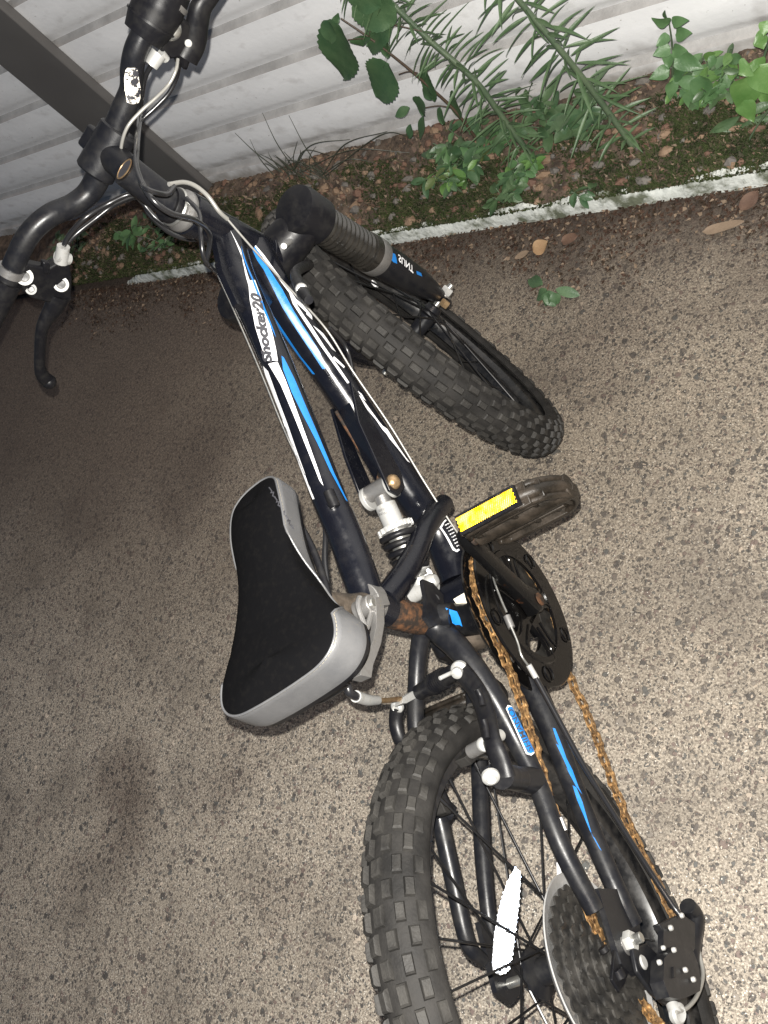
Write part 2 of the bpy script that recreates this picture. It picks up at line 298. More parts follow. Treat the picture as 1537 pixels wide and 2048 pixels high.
class MB:
    def __init__(s): s.v = []; s.f = []; s.m = []; s.mi = 0; s.mats = []
    def use(s, m):
        m = MT[m] if isinstance(m, str) else m
        if m not in s.mats: s.mats.append(m)
        s.mi = s.mats.index(m); return s
    def add(s, vs, fs):
        o = len(s.v); s.v += [tuple(map(float, q)) for q in vs]; s.f += [tuple(i+o for i in f) for f in fs]; s.m += [s.mi]*len(fs); return s
    def tube(s, pts, r, n=14, sub=6, cap=True, flat=1., ref=(0, 0, 1)):
        path = catmull(pts, sub); L_ = len(path)
        rr = np.interp(np.linspace(0, 1, L_), np.linspace(0, 1, len(r)), r) if hasattr(r, '__len__') else [r]*L_
        Fm = frames(path, ref); vs = []; fs = []
        for i, q in enumerate(path):
            t, a, b = Fm[i]
            for k in range(n):
                th = 2*PI*k/n; vs.append(q+rr[i]*(a*math.cos(th)*flat+b*math.sin(th)))
        for i in range(L_-1):
            for k in range(n):
                fs.append((i*n+k, i*n+(k+1) % n, (i+1)*n+(k+1) % n, (i+1)*n+k))
        if cap: fs.append(tuple(range(n))[::-1]); fs.append(tuple((L_-1)*n+k for k in range(n)))
        return s.add(vs, fs)
    def lathe(s, prof, o, ax, n=32, ref=(0.3, 1, .1), cap=True):
        ax = nrm(ax); a = nrm(V(ref)-ax*(V(ref)@ax)); b = np.cross(ax, a); vs = []; fs = []
        for r, h in prof:
            for k in range(n):
                th = 2*PI*k/n; vs.append(V(o)+ax*h+r*(a*math.cos(th)+b*math.sin(th)))
        for i in range(len(prof)-1):
            for k in range(n): fs.append((i*n+k, i*n+(k+1) % n, (i+1)*n+(k+1) % n, (i+1)*n+k))
        if cap: fs.append(tuple(range(n))[::-1]); fs.append(tuple((len(prof)-1)*n+k for k in range(n)))
        return s.add(vs, fs)
    def cyl(s, a, b, r, n=20, ch=.0008, r2=None):
        a = V(a); b = V(b); h = np.linalg.norm(b-a); r2 = r if r2 is None else r2; ch = min(ch, r*.4, h*.3)
        return s.lathe([(r-ch, 0), (r, ch), (r2, h-ch), (r2-ch, h)], a, b-a, n)
    def prism(s, pts, off, inset=0):
        P = [V(p) for p in pts]; n = len(P); off = V(off)
        vs = [p-off for p in P]+[p+off for p in P]
        fs = [tuple(range(n))[::-1], tuple(range(n, 2*n))]+[(i, (i+1) % n, n+(i+1) % n, n+i) for i in range(n)]
        return s.add(vs, fs)
    def box(s, c, ex, ey, ez):
        c, ex, ey, ez = map(V, (c, ex, ey, ez)); vs = [c+a*ex+b*ey+d*ez for d in (-1, 1) for b in (-1, 1) for a in (-1, 1)]
        return s.add(vs, [(0, 2, 3, 1), (4, 5, 7, 6), (0, 1, 5, 4), (2, 6, 7, 3), (0, 4, 6, 2), (1, 3, 7, 5)])
    def ball(s, c, r, n=12, sc=(1, 1, 1)):
        prof = [(math.sin(PI*i/8)*r+1e-5, -math.cos(PI*i/8)*r) for i in range(9)]
        return s.lathe(prof, c, (0, 0, 1), n, ref=(1, 0, 0))
    def build(s, name, parent=None, smooth=40, bevel=0, recalc=True):
        me = bpy.data.meshes.new(name); me.from_pydata(s.v, [], s.f)
        for m in s.mats: me.materials.append(m)
        me.polygons.foreach_set('material_index', s.m)
        if recalc:
            bm = bmesh.new(); bm.from_mesh(me); bmesh.ops.recalc_face_normals(bm, faces=bm.faces); bm.to_mesh(me); bm.free()
        if smooth:
            me.polygons.foreach_set('use_smooth', [True]*len(me.polygons))
            if smooth < 180: me.set_sharp_from_angle(angle=math.radians(smooth))
        me.update()
        o = bpy.data.objects.new(name, me); COL.objects.link(o)
        if parent: o.parent = parent
        if bevel:
            b = o.modifiers.new('Bevel', 'BEVEL'); b.width = bevel; b.segments = 2; b.limit_method = 'ANGLE'; b.angle_limit = math.radians(40)
        return o
def mb(m): return MB().use(m)
def split_pieces(m_, name, parent, **k):
    """loose bits that do not touch become objects of their own"""
    n = len(m_.v); par = list(range(n))
    def find(a):
        while par[a] != a: par[a] = par[par[a]]; a = par[a]
        return a
    for f in m_.f:
        r = find(f[0])
        for q in f[1:]: par[find(q)] = r
    vs = np.array(m_.v); roots = np.array([find(i) for i in range(n)]); isl = [np.where(roots == r)[0] for r in np.unique(roots)]
    bb = [(vs[i].min(0)-.0012, vs[i].max(0)+.0012) for i in isl]; g = list(range(len(isl)))
    def fg(a):
        while g[a] != a: a = g[a]
        return a
    for a in range(len(isl)):
        for b_ in range(a):
            if (bb[a][0] <= bb[b_][1]).all() and (bb[b_][0] <= bb[a][1]).all(): g[fg(a)] = fg(b_)
    out = []
    for r in sorted(set(fg(a) for a in range(len(isl)))):
        keep = set(int(i) for a in range(len(isl)) if fg(a) == r for i in isl[a]); idx = sorted(keep); mp = {o: i for i, o in enumerate(idx)}
        c = MB(); c.mats = m_.mats; c.v = [m_.v[i] for i in idx]
        for f, mi in zip(m_.f, m_.m):
            if f[0] in keep: c.f.append(tuple(mp[q] for q in f)); c.m.append(mi)
        out.append(c.build(name, parent, **k))
    return out[0]
SPLIT = {'brake_bolt', 'cable_guide', 'brake_boss', 'axle_nut', 'screw', 'lever_bolt', 'brake_pad', 'jockey_wheel', 'arm_slot', 'fork_fastener', 'saddle_rail', 'rear_brake', 'stem_bolt', 'bolt', 'shock_mount', 'dropout_plate', 'rivet'}
def tag(o, label=None, cat=None, group=None, kind=None):
    if label: o['label'] = label
    if cat: o['category'] = cat
    if group: o['group'] = group
    if kind: o['kind'] = kind
    return o
def empty(name, loc=(0, 0, 0), rot=(0, 0, 0)):
    o = bpy.data.objects.new(name, None); o.empty_display_size = .05; COL.objects.link(o); o.location = loc; o.rotation_euler = rot; return o

class Tube:
    """a bent round tube that decals can be laid on; surface coordinates are (distance along, angle)"""
    def __init__(s, pts, r, sub=8, flat=1., ref=(0, 0, 1)):
        s.path = catmull(pts, sub); n = len(s.path)
        s.r = np.interp(np.linspace(0, 1, n), np.linspace(0, 1, len(r)), r) if hasattr(r, '__len__') else np.full(n, r)
        s.Fm = frames(s.path, ref); P = np.array(s.path); s.P = P
        s.s = np.concatenate([[0], np.cumsum(np.linalg.norm(np.diff(P, axis=0), axis=1))])
        s.A = np.array([f[1] for f in s.Fm]); s.Bv = np.array([f[2] for f in s.Fm])
        s.pts = pts; s.rr = r; s.sub = sub; s.ref = ref
        th = np.linspace(-PI, PI, 181)[:-1]; ss = np.linspace(0, s.s[-1], 500); g = s.at(np.repeat(ss, 180), np.tile(th, 500))
        pix = w2p(b2w(g)); s.g = (np.repeat(ss, 180), np.tile(th, 500), pix)
    def at(s, S, TH, off=0.):
        S = np.atleast_1d(S); TH = np.atleast_1d(TH)
        f = lambda A: np.stack([np.interp(S, s.s, A[:, i]) for i in range(3)], 1)
        c = f(s.P); a = f(s.A); b = f(s.Bv); r = np.interp(S, s.s, s.r)+off
        return c+r[:, None]*(a*np.cos(TH)[:, None]+b*np.sin(TH)[:, None])
    def hit(s, u, v):
        S, TH, px = s.g; d = np.hypot(px[:, 0]-u, px[:, 1]-v); k = np.where(d < max(3.5, d.min()+1.5))[0]
        i = k[np.argmin(px[k, 2]+d[k]*.002)]; return S[i], TH[i]
    def rm(s, S): return float(np.interp(S, s.s, s.r))
    def lay(s, bm, m, name, parent, off=.00035, step=.0035):
        """bm holds flat geometry with x = distance along, y = angle*radius0; cut into strips and wrap"""
        r0 = s.r0
        for ax, st in ((0, .008), (1, step)):
            co = [q.co[ax] for q in bm.verts]
            if not co: return
            a, b = min(co), max(co); k = math.floor(a/st)+1
            while k*st < b:
                no = Vector((1, 0, 0)) if ax == 0 else Vector((0, 1, 0))
                bmesh.ops.bisect_plane(bm, geom=bm.verts[:]+bm.edges[:]+bm.faces[:], plane_co=no*k*st, plane_no=no); k += 1
        X = np.array([q.co[0] for q in bm.verts]); Y = np.array([q.co[1] for q in bm.verts]); Q = s.at(X, Y/r0, off)
        for q, c in zip(bm.verts, Q): q.co = c
        me = bpy.data.meshes.new(name); bm.to_mesh(me); bm.free()
        mm = MT[m] if isinstance(m, str) else m; me.materials.append(mm); me.polygons.foreach_set('use_smooth', [True]*len(me.polygons))
        o = bpy.data.objects.new(name, me); COL.objects.link(o); o.parent = parent; return o
    def poly(s, px, m, name, parent, off=.00035):
        h = [s.hit(*q) for q in px]; s.r0 = s.rm(h[0][0]); th0 = h[0][1]
        pts = [(a, (th0+((t-th0+PI) % (2*PI)-PI))*s.r0) for a, t in h]
        bm = bmesh.new(); f = bm.faces.new([bm.verts.new((x, y, 0)) for x, y in pts]); bmesh.ops.triangulate(bm, faces=[f])
        return s.lay(bm, m, name, parent, off)
    def polys(s, lst, m, name, parent, off=.00035):
        bm = bmesh.new(); s.r0 = None
        for px in lst:
            h = [s.hit(*q) for q in px]
            if s.r0 is None: s.r0 = s.rm(h[0][0]); th0 = h[0][1]
            pts = [(a, (th0+((t-th0+PI) % (2*PI)-PI))*s.r0) for a, t in h]
            f = bm.faces.new([bm.verts.new((x, y, 0)) for x, y in pts]); bmesh.ops.triangulate(bm, faces=[f])
        return s.lay(bm, m, name, parent, off)
    def text(s, txt, p0, p1, height, m, name, parent, off=.0005, shear=.0, bold=.0, flip=1, lines=1, fit=True):
        """text from pixel p0 to pixel p1 along the surface; height in metres"""
        a, b = s.hit(*p0), s.hit(*p1); s.r0 = s.rm(a[0]); tb = a[1]+((b[1]-a[1]+PI) % (2*PI)-PI)
        A = V((a[0], a[1]*s.r0)); Bq = V((b[0], tb*s.r0)); d = Bq-A; Ln = np.linalg.norm(d); d /= Ln; up = V((-d[1], d[0]))*flip
        bm = textbm(txt, shear, bold); xs = [q.co.x for q in bm.verts]; ys = [q.co.y for q in bm.verts]; x0, x1, y0, y1 = min(xs), max(xs), min(ys), max(ys)
        for q in bm.verts:
            X = (q.co.x-x0)/(x1-x0)*Ln; Y = (q.co.y-y0)/(y1-y0)*height-height/2; c = A+d*X+up*Y; q.co = (c[0], c[1], 0)
        return s.lay(bm, m, name, parent, off, step=.0025)
def textbm(txt, shear=0., bold=0.):
    cu = bpy.data.curves.new('t', 'FONT'); cu.body = txt; cu.shear = shear; cu.offset = bold; cu.resolution_u = 3
    o = bpy.data.objects.new('t', cu); COL.objects.link(o); dg = bpy.context.evaluated_depsgraph_get(); me = bpy.data.meshes.new_from_object(o.evaluated_get(dg))
    bm = bmesh.new(); bm.from_mesh(me); bpy.data.objects.remove(o); bpy.data.curves.remove(cu); bpy.data.meshes.remove(me)
    return bm

# ================================================================== SETTING
YW = 1.15; YK = 0.940
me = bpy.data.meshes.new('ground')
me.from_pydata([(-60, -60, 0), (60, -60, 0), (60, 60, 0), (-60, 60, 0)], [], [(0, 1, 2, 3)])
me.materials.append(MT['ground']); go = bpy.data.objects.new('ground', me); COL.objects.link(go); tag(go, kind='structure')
# soil bed between kerb and wall
def fbm(x, y, s=0):
    return (math.sin(x*7.3+s)*math.cos(y*6.1+s*2)+.6*math.sin(x*17.1+y*9+s*3)+.35*math.sin(x*41+s)*math.sin(y*37+1.3)+.2*math.sin(x*93+y*71))/2.1
m = mb('soil'); nx, ny = 1200, 26; vs = []; fs = []
for i in range(nx+1):
    x = -4.2+5.6*i/nx
    for j in range(ny+1):
        y = YK+.004+(YW+.03-YK)*j/ny; t = j/ny
        z = .023+.030*min(1, t*1.6)+.010*fbm(x, y, 1)*(.4+t)+.006*rng.random()*(1 if 0 < j else 0)
        vs.append((x, y, max(z, .006)))
for i in range(nx):
    for j in range(ny): a = i*(ny+1)+j; fs.append((a, a+ny+1, a+ny+2, a+1))
m.add(vs, fs); tag(m.build('soil', smooth=180), kind='structure')
# thin crumbling mortar kerb, painted white
m = mb('kerb'); vs = []; fs = []; N_ = 1400
for i in range(N_+1):
    x = -2.06+3.5*i/N_; e = .004*fbm(x*1.3, 0, 4)+.0015*rng.random()
    hgt = .0275*min(1, .15+i/60)+.006*fbm(x*2.1, .3, 2)+.003*math.sin(x*23)*math.sin(x*7.1)+.0035*math.sin(x*61+2*math.sin(x*17))*math.sin(x*13)+.002*math.sin(x*140)*math.sin(x*31)+.002*rng.random()
    y0 = YK+.003*fbm(x, 1, 7)
    pr = [(y0-.004, 0), (y0-.003+e*.3, hgt*.35), (y0+e*.4, hgt*.8), (y0+.003+e*.3, hgt), (y0+.008+e*1.6, hgt+.0005), (y0+.012+e, hgt-.006), (y0+.016, 0)]
    vs += [(x, a, b) for a, b in pr]
k = 7
for i in range(N_):
    for j in range(k-1): fs.append((i*k+j, (i+1)*k+j, (i+1)*k+j+1, i*k+j+1))
m.add(vs, fs); tag(m.build('kerb', smooth=50), kind='structure')

# corrugated wall
m = mb('wall'); pitch = .1045; z0 = .166-pitch*2.5; vs = []; fs = []; prof = []
for k in range(0, 26):
    zb = z0+k*pitch
    # flat face, then a ledge stepping in and a shallow groove (seen as the dark stripes)
    prof += [(0, zb), (.0012, zb+.036), (0, zb+.068), (.0135, zb+.0770), (.0065, zb+.092)]
xs = np.linspace(-6, 4, 140)
for x in xs:
    for d, z in prof: vs.append((x, YW+d+.0008*math.sin(x*3+z*5), z))
k = len(prof)
for i in range(len(xs)-1):
    for j in range(k-1):
        if j % 5 != 2: fs.append((i*k+j, (i+1)*k+j, (i+1)*k+j+1, i*k+j+1))
m.add(vs, fs); m.use('ledge'); fs = [(i*k+j, (i+1)*k+j, (i+1)*k+j+1, i*k+j+1) for i in range(len(xs)-1) for j in range(2, k-1, 5)]; o_ = len(m.v)-len(vs); m.f += [tuple(q+o_ for q in f) for f in fs]; m.m += [m.mi]*len(fs); wl = m.build('wall', smooth=52)
sol = wl.modifiers.new('Solidify', 'SOLIDIFY'); sol.thickness = .0012; sol.offset = 1
tag(wl, 'white ribbed metal wall behind the narrow soil bed', 'wall')
# upright square post in front of the wall
m = mb('post'); m.box((-1.853, 1.139, 1.2), (.085, 0, 0), (0, .011, 0), (0, 0, 1.25))
tag(m.build('post', bevel=.004, smooth=30), 'dark grey flat steel post standing against the white wall', 'post')

# ================================================================== BICYCLE
bike = empty('bicycle', (BX, BY, 0), (-LEAN, 0, YAW))
tag(bike, "black children's full-suspension mountain bike with blue and white frame graphics, standing on the concrete", 'bicycle')
def part(m_, name, par=None, **k): return split_pieces(m_, name, par or bike, **k) if name in SPLIT else m_.build(name, par or bike, **k)
def hexnut(m_, a, b, r): a = V(a); b = V(b); return m_.lathe([(r*.9, 0), (r, np.linalg.norm(b-a)*.15), (r, np.linalg.norm(b-a)*.85), (r*.9, np.linalg.norm(b-a))], a, b-a, 6)

# ---- main frame
TT = Tube([B(448, 455), B(478, 555), B(518, 643), B(568, 760), B(628, 915), B(660, 1000), B(690, 1070), B(712, 1130), B(736, 1198)], [.0185, .0175, .0165, .0160, .0165, .0170, .0170, .0175, .0165])
DT = Tube([B(505, 497), B(538, 560), B(592, 645), B(651, 730), B(757, 888), B(831, 1001), B(874, 1060), B(900, 1120), B(914, 1160)], [.0215, .0205, .0195, .0190, .0190, .0195, .0195, .0195, .0185])
fr = mb('paint')
for T_ in (TT, DT): fr.tube(T_.pts, T_.rr, n=40, sub=8)
hs = lambda s_, off=(0, 0, 0): SO+AX*s_+V(off)
fr.cyl(hs(.325), hs(.445), .0195, 32); fr.cyl(hs(.322), hs(.336), .0225, 32); fr.cyl(hs(.434), hs(.448), .0225, 32)
# head gusset joining the two tubes
g1 = [B(425, 470), B(440, 545), B(470, 610), B(520, 640), B(545, 600), B(525, 520)]
fr.prism(g1, (0, .0035, 0))
# curved brace from the seat tube to the down tube
fr.tube([B(770, 1202, -.004), B(806, 1153, -.012), B(831, 1107, -.018), B(849, 1062, -.022), B(872, 1026, -.024), B(888, 1008, -.024)], [.0140, .0135, .0125, .0120, .0122, .0115], n=28)
fr.ball(B(887, 1009, -.024), .0112, 16)
# seat tube stub
fr.tube([B(735, 1205), B(775, 1222)], .0165, n=28, sub=1)
frame = part(fr, 'frame')
m = mb('rust'); m.tube([B(772, 1221), B(812, 1233), B(866, 1243)], .0158, n=28, sub=3); m.use('brown').tube([B(866, 1243), B(905, 1258)], .0165, n=28, sub=1)
part(m, 'seat_tube', frame)
# shock mount plates
m = mb('paint')
m.prism([B(*q, -.021) for q in [(700, 762), (716, 790), (800, 944), (808, 975), (797, 992), (778, 982), (757, 935), (716, 845)]], (0, .0018, 0))
m.prism([B(*q, .021) for q in [(662, 818), (676, 822), (748, 985), (752, 1008), (738, 1018), (724, 1002), (690, 915)]], (0, .0018, 0))
m.use('rust'); a_, b_ = B(672, 822, .008), B(757, 960, .006); m.tube([a_, b_], .0022, n=8, sub=1)
m.use('paint'); m.prism([B(674, 826, .010), B(700, 805, -.012), B(757, 930, -.012), B(752, 962, .008)], (0, .0, .0012))
part(m, 'shock_mount', frame, bevel=.0008)
m = mb('brass'); m.lathe([(.0085, 0), (.0085, .003), (.006, .0065), (.002, .008)], B(785, 965, -.022), (0, -1, 0), 20); part(m, 'bolt', frame)
# bolts and cable guides
m = mb('plastic')
for (u, v) in ((648, 1003), (438, 548)):
    s_, t_ = TT.hit(u+8, v); q = TT.at(s_, t_-.25, .004)[0]; d_ = nrm(TT.at(s_+.01, t_)[0]-TT.at(s_, t_)[0])
    m.cyl(q-d_*.009, q+d_*.009, .0055, 14); m.tube([q-d_*.002+V((0, 0, -.006)), q+V((0, 0, .003)), q+d_*.002], .003, n=8, sub=1)
part(m, 'cable_guide', frame)
m = mb('paint')
for (u, v) in ((665, 1003),):
    s_, t_ = TT.hit(u, v); q = TT.at(s_, t_)[0]; nn = nrm(q-TT.at(s_, t_+PI)[0]); m.lathe([(.0062, -.001), (.0062, .0025), (.0045, .0035), (.0035, .0015)], q, nn, 16)
part(m, 'rivet', frame)

# ---- frame graphics (flat transfers on the tubes)
W2 = [(463, 462), (466, 500), (480, 560), (492, 610), (506, 668), (520, 730), (538, 790), (556, 850), (574, 905), (590, 945), (583, 905), (572, 858), (556, 800), (540, 745), (556, 700), (544, 650), (530, 600), (512, 545), (494, 500), (478, 475)]
TT.poly([(459, 456), (470, 480), (486, 520), (505, 575), (522, 630), (538, 690), (543, 715), (534, 705), (526, 668), (508, 600), (494, 545), (482, 500)], 'white', 'decal', frame)
TT.poly([(510, 560), (497, 562), (500, 600), (512, 655), (526, 702), (530, 722), (556, 722), (553, 700), (545, 665), (531, 620)], 'white', 'decal', frame, off=.0003)
TT.text('Shocker20', (537, 727), (510, 585), .0108, 'ink', 'decal_lettering', frame, shear=.35, bold=.055, flip=-1, off=.0009)
TT.poly([(537, 728), (556, 724), (572, 760), (592, 815), (616, 880), (637, 940), (648, 972), (640, 962), (618, 905), (590, 835), (562, 770)], 'white', 'decal', frame)
TT.poly([(527, 732), (536, 742), (556, 795), (577, 850), (597, 908), (612, 950), (604, 938), (578, 872), (552, 805), (532, 755)], 'white', 'decal', frame)
TT.poly([(437, 558), (440, 556), (462, 615), (484, 668), (504, 720), (530, 790), (562, 872), (590, 935), (630, 998), (626, 999), (585, 938), (556, 872), (520, 790), (494, 722), (472, 668), (452, 612)], 'white', 'decal', frame)
TT.poly([(490, 668), (497, 680), (515, 715), (530, 752), (524, 752), (508, 722)], 'white', 'decal', frame)
TT.poly([(483, 490), (491, 520), (510, 565), (530, 615), (548, 660), (552, 676), (540, 650), (522, 608), (504, 560), (488, 518)], 'blue', 'decal', frame)
TT.poly([(563, 712), (568, 716), (590, 760), (612, 812), (640, 878), (668, 945), (696, 1003), (692, 1000), (660, 942), (634, 885), (606, 830), (584, 785), (566, 738)], 'blue', 'decal', frame)
DT.poly([(497, 482), (504, 484), (522, 512), (545, 548), (566, 580), (588, 622), (616, 665), (640, 705), (652, 738), (646, 738), (622, 702), (590, 655), (566, 615), (545, 572), (528, 540), (515, 520)], 'blue', 'decal', frame)
DT.poly([(499, 480), (509, 488), (530, 512), (556, 548), (576, 574), (592, 598), (586, 596), (566, 568), (545, 540), (520, 507)], 'white', 'decal', frame)
DT.poly([(535, 612), (548, 632), (575, 672), (602, 712), (630, 748), (626, 748), (598, 715), (570, 678), (545, 640)], 'blue', 'decal', frame)
DT.polys([[(578, 585), (583, 585), (596, 612), (622, 650), (650, 694), (680, 737), (700, 766), (695, 766), (672, 734), (640, 690), (612, 648), (586, 608)],
          [(583, 585), (592, 598), (606, 610), (628, 628), (622, 634), (604, 616), (590, 603)],
          [(612, 618), (627, 628), (625, 640), (613, 628)], [(625, 650), (648, 668), (672, 704), (664, 698), (644, 672)], [(668, 712), (690, 733), (688, 736), (666, 717)]], 'white', 'decal', frame)
DT.polys([[(713, 786), (722, 792), (740, 818), (760, 845), (786, 876), (784, 880), (764, 858), (752, 840), (736, 820)], [(716, 782), (724, 788), (732, 802), (726, 798)], [(762, 850), (775, 858), (795, 890), (812, 915), (821, 926), (815, 922), (798, 900), (780, 878)]], 'white', 'decal', frame)
# warning transfer near the bottom bracket
DT.polys([[(884, 1044), (889, 1043), (884, 1055), (907, 1094), (913, 1100), (918, 1098), (920, 1100), (914, 1104), (906, 1100), (880, 1056)], [(884, 1044), (892, 1039), (893, 1041), (887, 1046)]], 'white', 'decal', frame)
lst = []
for i in range(8):
    a0 = V((890+i*3.3, 1050+i*6.0)); dd = V((13-.9*i, -7+.5*i))*(1-.04*i)
    for q0, q1 in ((0, .26), (.34, .55), (.64, .97)): lst.append([tuple(a0+dd*q0), tuple(a0+dd*q1), tuple(a0+dd*q1+V((.9, 1.7))), tuple(a0+dd*q0+V((.9, 1.7)))])
DT.polys(lst, 'white', 'decal', frame)

# ---- bottom bracket pivot at the foot of the down tube
PV = B(924, 1197, -.002)
m = mb('paint'); m.cyl(PV+(0, .030, 0), PV+(0, -.034, 0), .0235, 36); m.use('zinc'); m.lathe([(.0236, -.001), (.0242, 0), (.0236, .002)], PV+(0, .026, 0), (0, 1, 0), 36)
part(m, 'pivot_shell', frame)
pt = Tube([PV+(0, .030, 0), PV+(0, 0, 0), PV+(0, -.034, 0)], .0235, sub=4)
pt.poly([(908, 1199), (944, 1177), (951, 1200), (921, 1216)], 'label', 'sticker', frame, off=.0005)
for k_ in range(3):
    pt.text('11 0805 27', (919+k_*3, 1207-k_*3.5-2), (943+k_, 1192-k_*4.5), .0014, 'greydec', 'sticker_print', frame, off=.0009) if False else None

# ---- saddle
def saddle():
    ax_ = lambda s: None
    prof = [(.4165, .0), (.4155, .011), (.4105, .0225), (.398, .0310), (.367, .0340), (.33, .032), (.305, .035), (.280, .044), (.258, .056), (.238, .0655), (.224, .0680), (.212, .066), (.202, .058), (.196, .044), (.194, .022), (.1935, 0)]
    up = catmull([(a, b, 0) for a, b in prof], 5); out = [(p[0], p[1]) for p in up]; out = out+[(a, -b) for a, b in out[-2:0:-1]]
    n = len(out); spn = lambda x: (min(max(x, .225), .385), 0.)
    def seam(x, y):   # how far down the side the black cloth reaches
        ay = abs(y)
        if x < .235: return .86
        if x < .262: return .86+(x-.235)/.027*1.2
        if x < .290: return 2.06
        if x < .34: return 2.06-(x-.290)/.05*1.15
        return .91-.10*min(1, (x-.34)/.05)
    T = []; RI = 22; rows = []; mids = []; stitch = []
    for k in range(RI+1):
        row = []
        for (x, y) in out:
            sx, sy = spn(x); ts = seam(x, y); q = k/10*ts if k <= 10 else ts+(k-10)/12*(2.2-ts)
            zt = .600+.010*max(0, (.26-x)/.06)-.005*max(0, (x-.36)/.05)**2+.004*math.sin((x-.2)*14)
            nose = max(0, min(1, (x-.30)/.06))
            if q <= 1:
                rr = math.sin(q*PI/2*.94)/math.sin(PI/2*.94) if True else q
                px, py = sx+(x-sx)*rr, sy+(y-sy)*rr; pz = zt-(1-math.cos(q*PI/2*.94))*.013
            else:
                e = q-1; wst = 1-min(1, max(0, (x-.235)/.03))*.9; px, py = sx+(x-sx)*(1+.05*math.sin(min(1, e)*PI*.5)-.10*max(0, e-.85)), (y-sy)*(1+.03*wst*math.sin(min(1, e)*PI*.5)-.12*max(0, e-.85)-(1-wst)*.16*e)
                pz = zt-.0122-e*(.031-.006*nose)
            row.append((px, py, pz))
        rows.append(row); mids.append(k)
    blk = MB().use('seatblk'); vs = [p for r in rows for p in r]; fs = []; ms = []
    for k in range(RI):
        for i in range(n): fs.append((k*n+i, k*n+(i+1) % n, (k+1)*n+(i+1) % n, (k+1)*n+i)); ms.append(0 if k < 10 else (1 if k < 20 else 2))
    fs.append(tuple(RI*n+i for i in range(n))); ms.append(2)
    blk.use('seatgry').use('plastic'); blk.mats = [MT['seatblk'], MT['seatgry'], MT['plastic']]
    blk.v = vs; blk.f = fs; blk.m = ms
    o = blk.build('saddle', bike, smooth=80, recalc=True)
    # piping along the seam and two rows of stitches
    lp = [V(p) for p in rows[10]]; lo = [V(p) for p in rows[11]]; li = [V(p) for p in rows[9]]; c = V((.29, 0, .56))
    lift = lambda p, e: p+nrm(p-c)*e
    m_ = mb('thread'); m2 = mb('seatgry'); L1 = [lift(p, .0006) for p in lp]
    m2.tube(L1+[L1[0]], .0011, n=8, sub=1); m2.build('piping', o)
    for base, nb, wgt in ((lp, lo, .42), (lp, li, .10)):
        pth = [lift(p*(1-wgt)+q*wgt, .0005) for p, q in zip(base, nb)]; pth.append(pth[0]); d = np.concatenate([[0], np.cumsum([np.linalg.norm(pth[i+1]-pth[i]) for i in range(len(pth)-1)])])
        s_ = 0
        while s_ < d[-1]-.003:
            f = lambda q: V([np.interp(q, d, [p[j] for p in pth]) for j in range(3)]); m_.tube([f(s_), f(s_+.0013), f(s_+.0024)], .00042, n=5, sub=1); s_ += .0036
    m_.build('stitching', o, smooth=60)
    # scribbled dark mark on the nose panel
    return o, rows
sad, srows = saddle(); A_S = .098; sad.rotation_euler = (0, 0, A_S); sad.location = (.2-.2*math.cos(A_S), .004-.2*math.sin(A_S), 0); SAI = lambda P_: V((Matrix.Rotation(-A_S, 3, 'Z')@(Vector(P_)-sad.location)))
# underside shell and rails
m = mb('plastic'); m.tube([(.385, .018, .565), (.34, .022, .548), (.28, .022, .540), (.22, .022, .552), (.205, .024, .562)], .0035, n=10); m.tube([(.385, -.018, .565), (.34, -.022, .548), (.28, -.022, .540), (.22, -.022, .552), (.205, -.024, .562)], .0035, n=10)
part(m, 'saddle_rail', sad)
# dark mark on the nose panel
m = mb('ink')
o_, d_ = rayb(560, 1010)
from mathutils.bvhtree import BVHTree
bvh = BVHTree.FromPolygons([Vector(v.co) for v in sad.data.vertices], [tuple(p.vertices) for p in sad.data.polygons])
def onsad(u, v, e=.0006):
    o_, d_ = rayb(u, v); d_ = SAI(o_+d_); o_ = SAI(o_); d_ = d_-o_; hit = bvh.ray_cast(Vector(o_), Vector(nrm(d_)))
    return None if hit[0] is None else V(hit[0])+V(hit[1] if hit[1].dot(Vector(d_)) < 0 else -hit[1])*e
zz = []
for i in range(26):
    t_ = i/25; u = 541+44*t_+(1.6 if i % 2 else -1.8); v = 978+78*t_+(2 if i % 3 else -2); q = onsad(u, v)
    if q is not None: zz.append(q)
if len(zz) > 3: m.tube(zz, .0007, n=6, sub=1); part(m, 'saddle_logo', sad)
m = mb('brown'); m.tube([B(738, 1207), (.300, 0, .50), (.288, 0, .553)], .0127, n=24, sub=2); part(m, 'seat_post')
# seat clamp with its quick-release lever
m = mb('alu'); a_ = B(735, 1207); dS = nrm(V((.288, 0, .553))-a_)
m.lathe([(.0175, -.008), (.0195, -.008), (.0195, .008), (.0175, .008)], a_, dS, 32)
qa = B(756, 1200, -.030); 
m.box(B(752, 1206, -.020), dS*.0075, (0, .010, 0), nrm(np.cross(dS, (0, 1, 0)))*.006)
clampo = part(m, 'seat_clamp', bevel=.001)
m = mb('alu'); bq = B(735, 1212, -.035)
m.cyl(bq+(0, .012, 0), bq+(0, -.006, 0), .0085, 24); m.use('steel').cyl(bq+(0, -.005, 0), bq+(0, -.008, 0), .0045, 16)
m.use('alu')
lev = [B(*q, -.040) for q in [(763, 1212), (764, 1250), (757, 1290), (743, 1328), (733, 1358), (714, 1352), (726, 1320), (741, 1285), (748, 1255), (748, 1225), (746, 1198), (754, 1196)]]
m.prism(lev, (0, .0032, 0)); m.prism([B(*q, -.043) for q in [(716, 1325), (738, 1328), (733, 1360), (711, 1355)]], (0, .0055, 0))
m.tube([B(720, 1195, -.036), B(716, 1212, -.036), B(725, 1240, -.037), B(733, 1256, -.038), B(742, 1230, -.038), B(750, 1205, -.038)], .0028, n=8)
